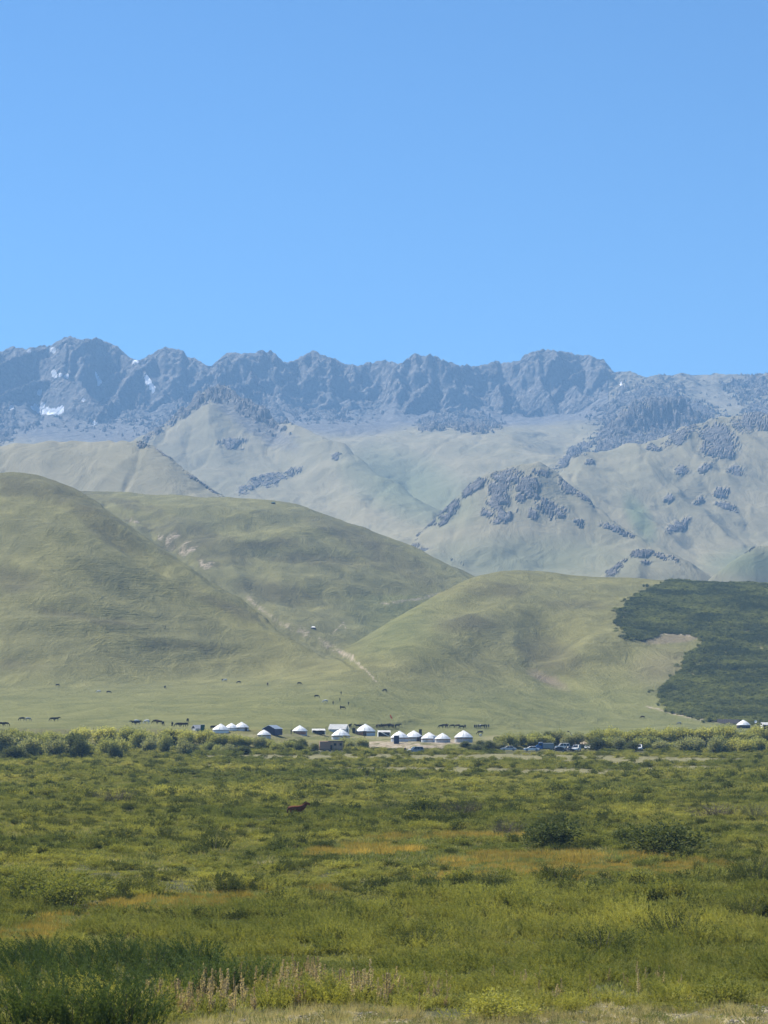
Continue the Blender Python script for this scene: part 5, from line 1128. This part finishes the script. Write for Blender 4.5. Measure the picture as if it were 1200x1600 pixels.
def pen_wall():
    a = ground_at(1121, 1129); b = ground_at(1156, 1134); dx, dy = b[0] - a[0], b[1] - a[1]; L = math.hypot(dx, dy)
    t = thing('pen_wall', 'long low dark wall of a pen at the left of the lone right-hand yurt', 'wall', a, math.atan2(dy, dx)); dk = simple_mat('dark_pen_boards', (.06, .052, .058), .9, .25, 1.5)
    n = 12
    for i in range(n): part('panel', M('panel', lambda bm: box(bm, i * L / n + .03, (i + 1) * L / n - .03, -.1, .1, -.3, 1.65 + .12 * math.sin(i * 2.1), .02), dk), t)
    for i in range(n + 1): part('post', M('post', lambda bm: box(bm, i * L / n - .06, i * L / n + .06, -.18, -.103, -.3, 1.85), dark_metal), t)
pen_wall()
def hut(px, py, w, h, lab, roofm):
    X, Y, Z = ground_at(px, py); k = 1 / (F_PX / Y); t = thing('hut', lab, 'hut', (X, Y + 1, Z)); hw = w * k / 2; H = h * k
    part('wall', M('wall', lambda bm: box(bm, -hw, hw, -1.2, 1.2, -.3, H * .6), dark_inside), t)
    def rf(bm):
        v = [bm.verts.new(q) for q in ((-hw * 1.1, -1.4, H * .6), (hw * 1.1, -1.4, H * .6), (hw * 1.1, 1.4, H * .6), (-hw * 1.1, 1.4, H * .6), (-hw * .4, 0, H), (hw * .4, 0, H))]
        for q in ((0, 1, 5, 4), (1, 2, 5), (2, 3, 4, 5), (3, 0, 4), (3, 2, 1, 0)): bm.faces.new([v[i] for i in q])
    part('roof', M('roof', rf, roofm), t)
hut(489.5, 983, 7, 4, 'tiny dark hut with a pale roof beside the gully path on the hill', white_felt)
hut(427, 787.5, 6, 3.5, 'tiny dark green hut on the crest of the middle hill', teal)

# ================================================================== HORSES AND PEOPLE
def skin_mesh(name, nodes, edges, mats, sub=2, root=0):
    me = bpy.data.meshes.new(name); me.from_pydata([n[0] for n in nodes], edges, []); o = bpy.data.objects.new(name, me); scene.collection.objects.link(o)
    md = o.modifiers.new('s', 'SKIN'); md.use_smooth_shade = True
    for i, n in enumerate(nodes):
        sv = me.skin_vertices[0].data[i]; r = n[1]; sv.radius = (r, r) if not isinstance(r, tuple) else r; sv.use_root = (i == root)
    sb = o.modifiers.new('b', 'SUBSURF'); sb.levels = sub; sb.render_levels = sub
    dg = bpy.context.evaluated_depsgraph_get(); dg.update(); ev = o.evaluated_get(dg); out = bpy.data.meshes.new_from_object(ev); out.name = name
    bpy.data.objects.remove(o); out.materials.clear()
    for m in mats: out.materials.append(m)
    return out
def horse_nodes(pose):
    # faces +X; withers 1.45 m
    n = [((-.62, 0, 1.22), (.29, .36)), ((-.30, 0, 1.16), (.33, .37)), ((.12, 0, 1.12), (.33, .38)), ((.50, 0, 1.18), (.28, .38)), ((-.88, 0, 1.20), (.20, .27)), ((-1.0, 0, 1.16), (.09, .14))]; e = [(0, 1), (1, 2), (2, 3), (0, 4), (4, 5)]
    if pose == 'graze': neck = [((.78, 0, 1.12), (.13, .20)), ((1.06, 0, .78), (.10, .15)), ((1.24, 0, .48), (.10, .13)), ((1.30, 0, .22), (.075, .085)), ((1.32, 0, .06), (.06, .065))]
    elif pose == 'alert': neck = [((.74, 0, 1.34), (.18, .29)), ((.94, 0, 1.58), (.14, .24)), ((1.12, 0, 1.78), (.13, .19)), ((1.30, 0, 1.70), (.10, .14)), ((1.50, 0, 1.54), (.08, .09))]
    else: neck = [((.80, 0, 1.28), (.14, .21)), ((1.10, 0, 1.36), (.10, .16)), ((1.34, 0, 1.42), (.10, .12)), ((1.52, 0, 1.24), (.08, .09)), ((1.64, 0, 1.08), (.06, .065))]
    p = 3
    for k in neck: n.append(k); e.append((p, len(n) - 1)); p = len(n) - 1
    for s in (-1, 1):
        b = len(n); n += [((.55, s * .15, .86), (.11, .12)), ((.57, s * .15, .48), (.055, .06)), ((.56, s * .15, .12), (.042, .045)), ((.60, s * .15, .03), (.06, .055))]; e += [(3, b), (b, b + 1), (b + 1, b + 2), (b + 2, b + 3)]
        b = len(n); n += [((-.70, s * .17, .86), (.15, .20)), ((-.80, s * .16, .52), (.06, .075)), ((-.72, s * .16, .12), (.042, .048)), ((-.68, s * .16, .03), (.06, .055))]; e += [(0, b), (b, b + 1), (b + 1, b + 2), (b + 2, b + 3)]
    return n, e, neck
def ribbon(bm, pts, w, dz):
    pr = None
    for i, p in enumerate(pts):
        a = bm.verts.new((p[0], -w, p[2])); b = bm.verts.new((p[0], w, p[2])); c = bm.verts.new((p[0] - dz[0], 0, p[2] + dz[1]))
        if pr: bm.faces.new((pr[0], a, c, pr[2])); bm.faces.new((pr[2], c, b, pr[1])); bm.faces.new((pr[1], b, a, pr[0]))
        pr = (a, b, c)
def tail_f(bm):
    pr = None
    for (x, z, r) in ((-.94, 1.30, .04), (-1.03, 1.18, .08), (-1.07, .88, .10), (-1.06, .58, .075), (-1.03, .42, .02)):
        ring = [bm.verts.new((x + math.cos(q * math.pi / 3) * r, math.sin(q * math.pi / 3) * r, z)) for q in range(6)]
        if pr:
            for q in range(6): bm.faces.new((pr[q], pr[(q + 1) % 6], ring[(q + 1) % 6], ring[q]))
        pr = ring
def ears_f(neck):
    def f(bm):
        hx, hz = neck[2][0][0], neck[2][0][2]
        for s in (-1, 1): cyl(bm, (hx - .02, s * .06, hz + .06), (hx - .05, s * .09, hz + .24), .035, .005, 6)
    return f
coats = {'black': (.020, .017, .016), 'brown': (.15, .045, .018), 'bay': (.055, .026, .016), 'white': (.62, .60, .56), 'grey': (.28, .27, .26), 'dun': (.30, .22, .13)}
hcache = {}
def horse_parts(pose, coat):
    key = (pose, coat)
    if key in hcache: return hcache[key]
    cm = simple_mat('coat_' + coat, coats[coat], .7, .2, 3, spec=.06); mm = simple_mat('mane_' + coat, tuple(c * .6 for c in coats[coat]), .8, .2, 8)
    if ('m', pose) not in hcache:
        n, e, nk = horse_nodes(pose); hcache[('m', pose)] = (skin_mesh('body', n, e, [], 2), nk)
    base, nk = hcache[('m', pose)]; b = base.copy(); b.materials.clear(); b.materials.append(cm)
    mane_pts = [(.55, 0, 1.44)] + [(k[0][0] - (.10 if pose != 'graze' else .0), 0, k[0][2] + k[1][1] * .75 if pose != 'graze' else k[0][2] + .16) for k in nk[:3]]
    hcache[key] = (b, M('mane', lambda bm: ribbon(bm, mane_pts, .04, (.03, .10)), mm), M('tail', tail_f, mm), M('ear', ears_f(nk), cm)); return hcache[key]
H = []   # px, py(feet), heading deg (0 = right, 180 = left), pose, coat, label, group
def horses(group, items):
    for it in items: H.append((*it, group))
Hs = 'horses tied and grazing by the camp'
H.append((464, 1279, 8, 'alert', 'brown', 'chestnut brown horse standing alone in the middle of the meadow', None))
left = [(34, 1126.5, 180, 'graze', 'black', 'black horse with head down, left one of the far left pair'), (44, 1127, 0, 'graze', 'grey', 'dark horse with a white back, right one of the far left pair'), (82, 1127, 180, 'graze', 'black', 'black horse head down above the tallest willow, left one'), (88, 1127, 0, 'stand', 'black', 'black horse right behind the one above the tallest willow'),
    (209, 1133, 180, 'stand', 'black', 'black horse at the left of the pair before the first yurts'), (215, 1133, 0, 'stand', 'black', 'black horse at the right of the pair before the first yurts'), (214, 1131, 20, 'graze', 'white', 'white horse standing behind the two black ones'), (229, 1131, 175, 'graze', 'white', 'white horse grazing alone above the willows'),
    (243, 1131, 185, 'graze', 'black', 'black horse right of the white grazing one'), (249, 1132, 5, 'graze', 'bay', 'dark bay horse beside the black one right of the white horse'), (255, 1134, 90, 'graze', 'black', 'dark horse seen end-on above the willows'), (269, 1135, 95, 'stand', 'black', 'dark horse end-on right of the other end-on one'),
    (278, 1136, 180, 'graze', 'black', 'dark horse low behind the willows, left of three'), (284, 1136, 0, 'graze', 'bay', 'dark bay horse low behind the willows, middle of three'), (289, 1136, 180, 'graze', 'black', 'dark horse low behind the willows, right of three'), (293.5, 1129, 80, 'graze', 'black', 'lone black horse above the green hut'),
    (2, 1135, 0, 'graze', 'black', 'black horse cut by the left edge of the photo'), (9, 1135, 10, 'graze', 'black', 'black horse just inside the left edge of the photo'),
    (334, 1141, 0, 'stand', 'black', 'dark horse whose back shows left of the first far yurt'),
    (547, 1138, 70, 'stand', 'black', 'dark horse end-on behind the gap of the ridge tent and the large yurt'), (559, 1138, 180, 'stand', 'black', 'black horse left of the roof peak of the large yurt'), (566, 1138, 0, 'stand', 'black', 'black horse right behind the roof peak of the large yurt'),
    (689, 1138, 180, 'graze', 'black', 'black horse left in the trio above the fourth white yurt'), (694, 1137, 0, 'stand', 'black', 'black horse in the middle of the trio above the fourth white yurt'), (698, 1138, 60, 'stand', 'bay', 'dark horse right in the trio above the fourth white yurt'), (706.5, 1137.5, 175, 'graze', 'black', 'black horse grazing just right of the trio'),
    (715, 1137.5, 185, 'graze', 'bay', 'dark horse grazing left of the peak of the last yurt'), (721, 1139, 200, 'graze', 'black', 'dark horse grazing lowest, over the left roof of the last yurt'), (726.5, 1138, 100, 'graze', 'black', 'dark horse end-on over the peak of the last yurt'),
    (750, 1148, 180, 'graze', 'black', 'black horse grazing alone right of the last yurt'), (751, 1152, 60, 'graze', 'white', 'small white horse below the lone black one right of the last yurt')]
horses(Hs, left)
line1 = [589, 592.5, 596, 599, 602, 605, 608, 611, 614.5, 618, 621.5]
for i, p_ in enumerate(line1): H.append((p_, 1137.6 + .5 * math.sin(i * 2.3), random.choice([75, 110, 180, 0, 95]), 'stand' if i % 3 else 'graze', 'black' if i % 4 else 'bay', ['leftmost horse of the long tied line above the sagging canopy', 'rightmost horse of the long tied line above the sagging canopy'][i > 0] if i in (0, 10) else 'dark horse inside the long tied line above the sagging canopy', 'horses tied in the long line'))
line2 = [742, 745, 748, 751, 754, 757, 760, 763.5]
for i, p_ in enumerate(line2): H.append((p_, 1137.8 + .4 * math.sin(i * 1.7), random.choice([80, 100, 180, 0]), 'stand' if i % 3 else 'graze', 'white' if i == 3 else 'black', {0: 'leftmost black horse of the short tied line right of the last yurt', 7: 'rightmost black horse of the short tied line', 3: 'white-backed horse in the short tied line right of the last yurt'}.get(i, 'black horse inside the short tied line right of the last yurt'), 'horses tied in the short line'))
far = [(90, 1073, 0, 'graze', 'black', 'black horse grazing on the left slope, farthest left'), (154, 1083, 180, 'graze', 'white', 'white-backed horse grazing on the left slope'), (170, 1084, 0, 'graze', 'black', 'black horse grazing right of the white-backed one on the slope'), (258, 1076, 80, 'graze', 'black', 'lone dark horse end-on in the middle of the left slope'),
    (351.5, 1065, 180, 'graze', 'white', 'tiny white horse high on the slope'), (349.5, 1065, 0, 'graze', 'black', 'dark horse touching the tiny white one high on the slope'), (373, 1068.5, 190, 'graze', 'black', 'dark horse right of the tiny white one on the slope'), (418, 1071, 90, 'graze', 'bay', 'small brownish horse left of the end of the path'), (468, 1070.5, 0, 'graze', 'black', 'dark horse below the path on the slope'),
    (495, 1091, 0, 'graze', 'black', 'dark horse left of the little white one below the path'), (508, 1098.5, 175, 'graze', 'white', 'little pale horse below the path'), (601, 1081.5, 160, 'graze', 'black', 'dark horse at the very foot of the gully path'), (535.5, 1109, 0, 'graze', 'black', 'dark horse lowest in the scattered group below the path'),
    (1061, 1133, 180, 'graze', 'grey', 'grey and dark horse alone on the grass under the juniper slope'), (1004, 1123, 180, 'graze', 'bay', 'tiny brown horse on the grass left of the juniper foot')]
horses('horses grazing on the far slope', far)
for (hx, hy, az, pose, coat, lab, grp) in H:
    X, Y, Z = ground_at(hx, hy); b, mn, tl, er = horse_parts(pose, coat)
    s_ = 1.1 if grp is None else (1.0 if 'white horse below' not in lab else .8)
    t = thing('horse', lab, 'horse', (X, Y, Z - (.02 if grp else .05)), R(az + (random.uniform(-12, 12) if grp else 0)), grp, s_)
    part('body', b, t); part('mane', mn, t); part('tail', tl, t); part('ears', er, t)
def person_mesh(shirt, trousers, skinm, seated=False):
    if seated: n = [((0, 0, .35), .13), ((0, 0, .62), .16), ((0, 0, .80), .15), ((0, 0, .92), .055), ((0, 0, 1.06), .095), ((0, 0, 1.16), .07)]; hip = .32; legs = [((.10, -.30, .38), .075), ((.10, -.42, .05), .05), ((.10, -.52, .03), .045)]
    else: n = [((0, 0, .92), .14), ((0, 0, 1.16), .15), ((0, 0, 1.38), .16), ((0, 0, 1.50), .055), ((0, -.01, 1.62), .095), ((0, 0, 1.72), .07)]; legs = [((.10, 0, .50), .075), ((.11, .02, .09), .05), ((.11, -.12, .04), .045)]
    e = [(0, 1), (1, 2), (2, 3), (3, 4), (4, 5)]; z2 = n[2][0][2]
    for s in (-1, 1):
        b = len(n); n += [((s * a[0], a[1], a[2]), r) for a, r in legs]; e += [(0, b), (b, b + 1), (b + 1, b + 2)]
        b = len(n); n += [((s * .21, 0, z2 - .03), .065), ((s * .26, .0, z2 - .30), .045), ((s * .25, -.08, z2 - .55), .035), ((s * .25, -.10, z2 - .64), .03)]; e += [(2, b), (b, b + 1), (b + 1, b + 2), (b + 2, b + 3)]
    me = skin_mesh('body', n, e, [skinm, shirt, trousers], 2)
    zz = [sum(me.vertices[v].co.z for v in p.vertices) / len(p.vertices) for p in me.polygons]; top = n[3][0][2] - .02; mid_ = n[0][0][2] - .02
    for p, z in zip(me.polygons, zz): p.material_index = 0 if z > top else (1 if z > mid_ else 2)
    return me
skin_m = simple_mat('skin', (.45, .27, .19), .6, .05); dkc = simple_mat('dark_clothes', (.03, .03, .035), .9, .2); blc = simple_mat('blue_clothes', (.06, .09, .16), .9, .2); hair_m = simple_mat('hair', (.02, .015, .012), .7)
pm = {'dark': person_mesh(dkc, dkc, skin_m), 'blue': person_mesh(blc, dkc, skin_m), 'sit': person_mesh(dkc, blc, skin_m, True)}
hairm = {k: M('hair', lambda bm: bmesh.ops.create_uvsphere(bm, u_segments=12, v_segments=8, radius=.108, matrix=Matrix.Translation((0, .022, 1.66 if k != 'sit' else 1.10)) @ Matrix.Diagonal((1, 1, .95, 1))), hair_m) for k in pm}
for (hx, hy, kd, az, lab) in [(633, 1177, 'dark', 20, 'person in dark clothes standing below the bank, left of the grey car'), (681, 1160, 'sit', 0, 'left one of two seated people before the fourth white yurt'), (685.5, 1159, 'sit', 10, 'right one of two seated people before the fourth white yurt'), (455, 1147.5, 'dark', 40, 'person in dark clothes left of the reddish-walled yurt'), (570, 1153, 'dark', -20, 'person standing in front of the door of the large yurt'),
        (256, 982, 'dark', 90, 'left one of two tiny walkers high on the left hill'), (258.5, 982, 'dark', 60, 'right one of two tiny walkers high on the left hill'), (533, 1086, 'dark', 0, 'tiny person uppermost in the scattered group below the path'), (531, 1096.5, 'dark', 0, 'tiny person in the middle of the scattered group below the path'), (520.5, 1101.5, 'dark', 0, 'tiny person farthest left in the scattered group below the path'), (544.5, 1102.5, 'dark', 0, 'tiny person farthest right in the scattered group below the path'), (532, 1108.5, 'dark', 0, 'tiny person beside the lowest dark horse below the path')]:
    X, Y, Z = ground_at(hx, hy); t = thing('person', lab, 'person', (X, Y, Z), R(az)); part('body', pm[kd], t); part('hair', hairm[kd], t)
# ================================================================== HAZE
def haze_box():
    x0, x1, y0, y1, z0, z1 = -15000, 15000, -15000, 15000, min(float(mZ.min()), float(ZZ.min()), -1.2) - 1.0, max(float(mZ.max()), 1100.0) + 12.0
    bm = bmesh.new(); bmesh.ops.create_cube(bm, size=1.0)
    for v in bm.verts: v.co = Vector(((x0 + x1) / 2 + v.co.x * (x1 - x0), (y0 + y1) / 2 + v.co.y * (y1 - y0), (z0 + z1) / 2 + v.co.z * (z1 - z0)))
    me = bpy.data.meshes.new('haze'); bm.to_mesh(me); bm.free()
    m = bpy.data.materials.new('air_haze'); m.use_nodes = True; n = m.node_tree.nodes; n.clear()
    o = n.new('ShaderNodeOutputMaterial'); v = n.new('ShaderNodeVolumePrincipled')
    v.inputs['Color'].default_value = HAZE_COLOR; v.inputs['Density'].default_value = HAZE_DENSITY; v.inputs['Anisotropy'].default_value = 0.0
    m.node_tree.links.new(v.outputs[0], o.inputs['Volume'])
    me.materials.append(m); ob = bpy.data.objects.new('haze', me); link(ob); ob['kind'] = 'stuff'
HAZE_COLOR = (0.33, 0.61, 1.0, 1)
haze_box()
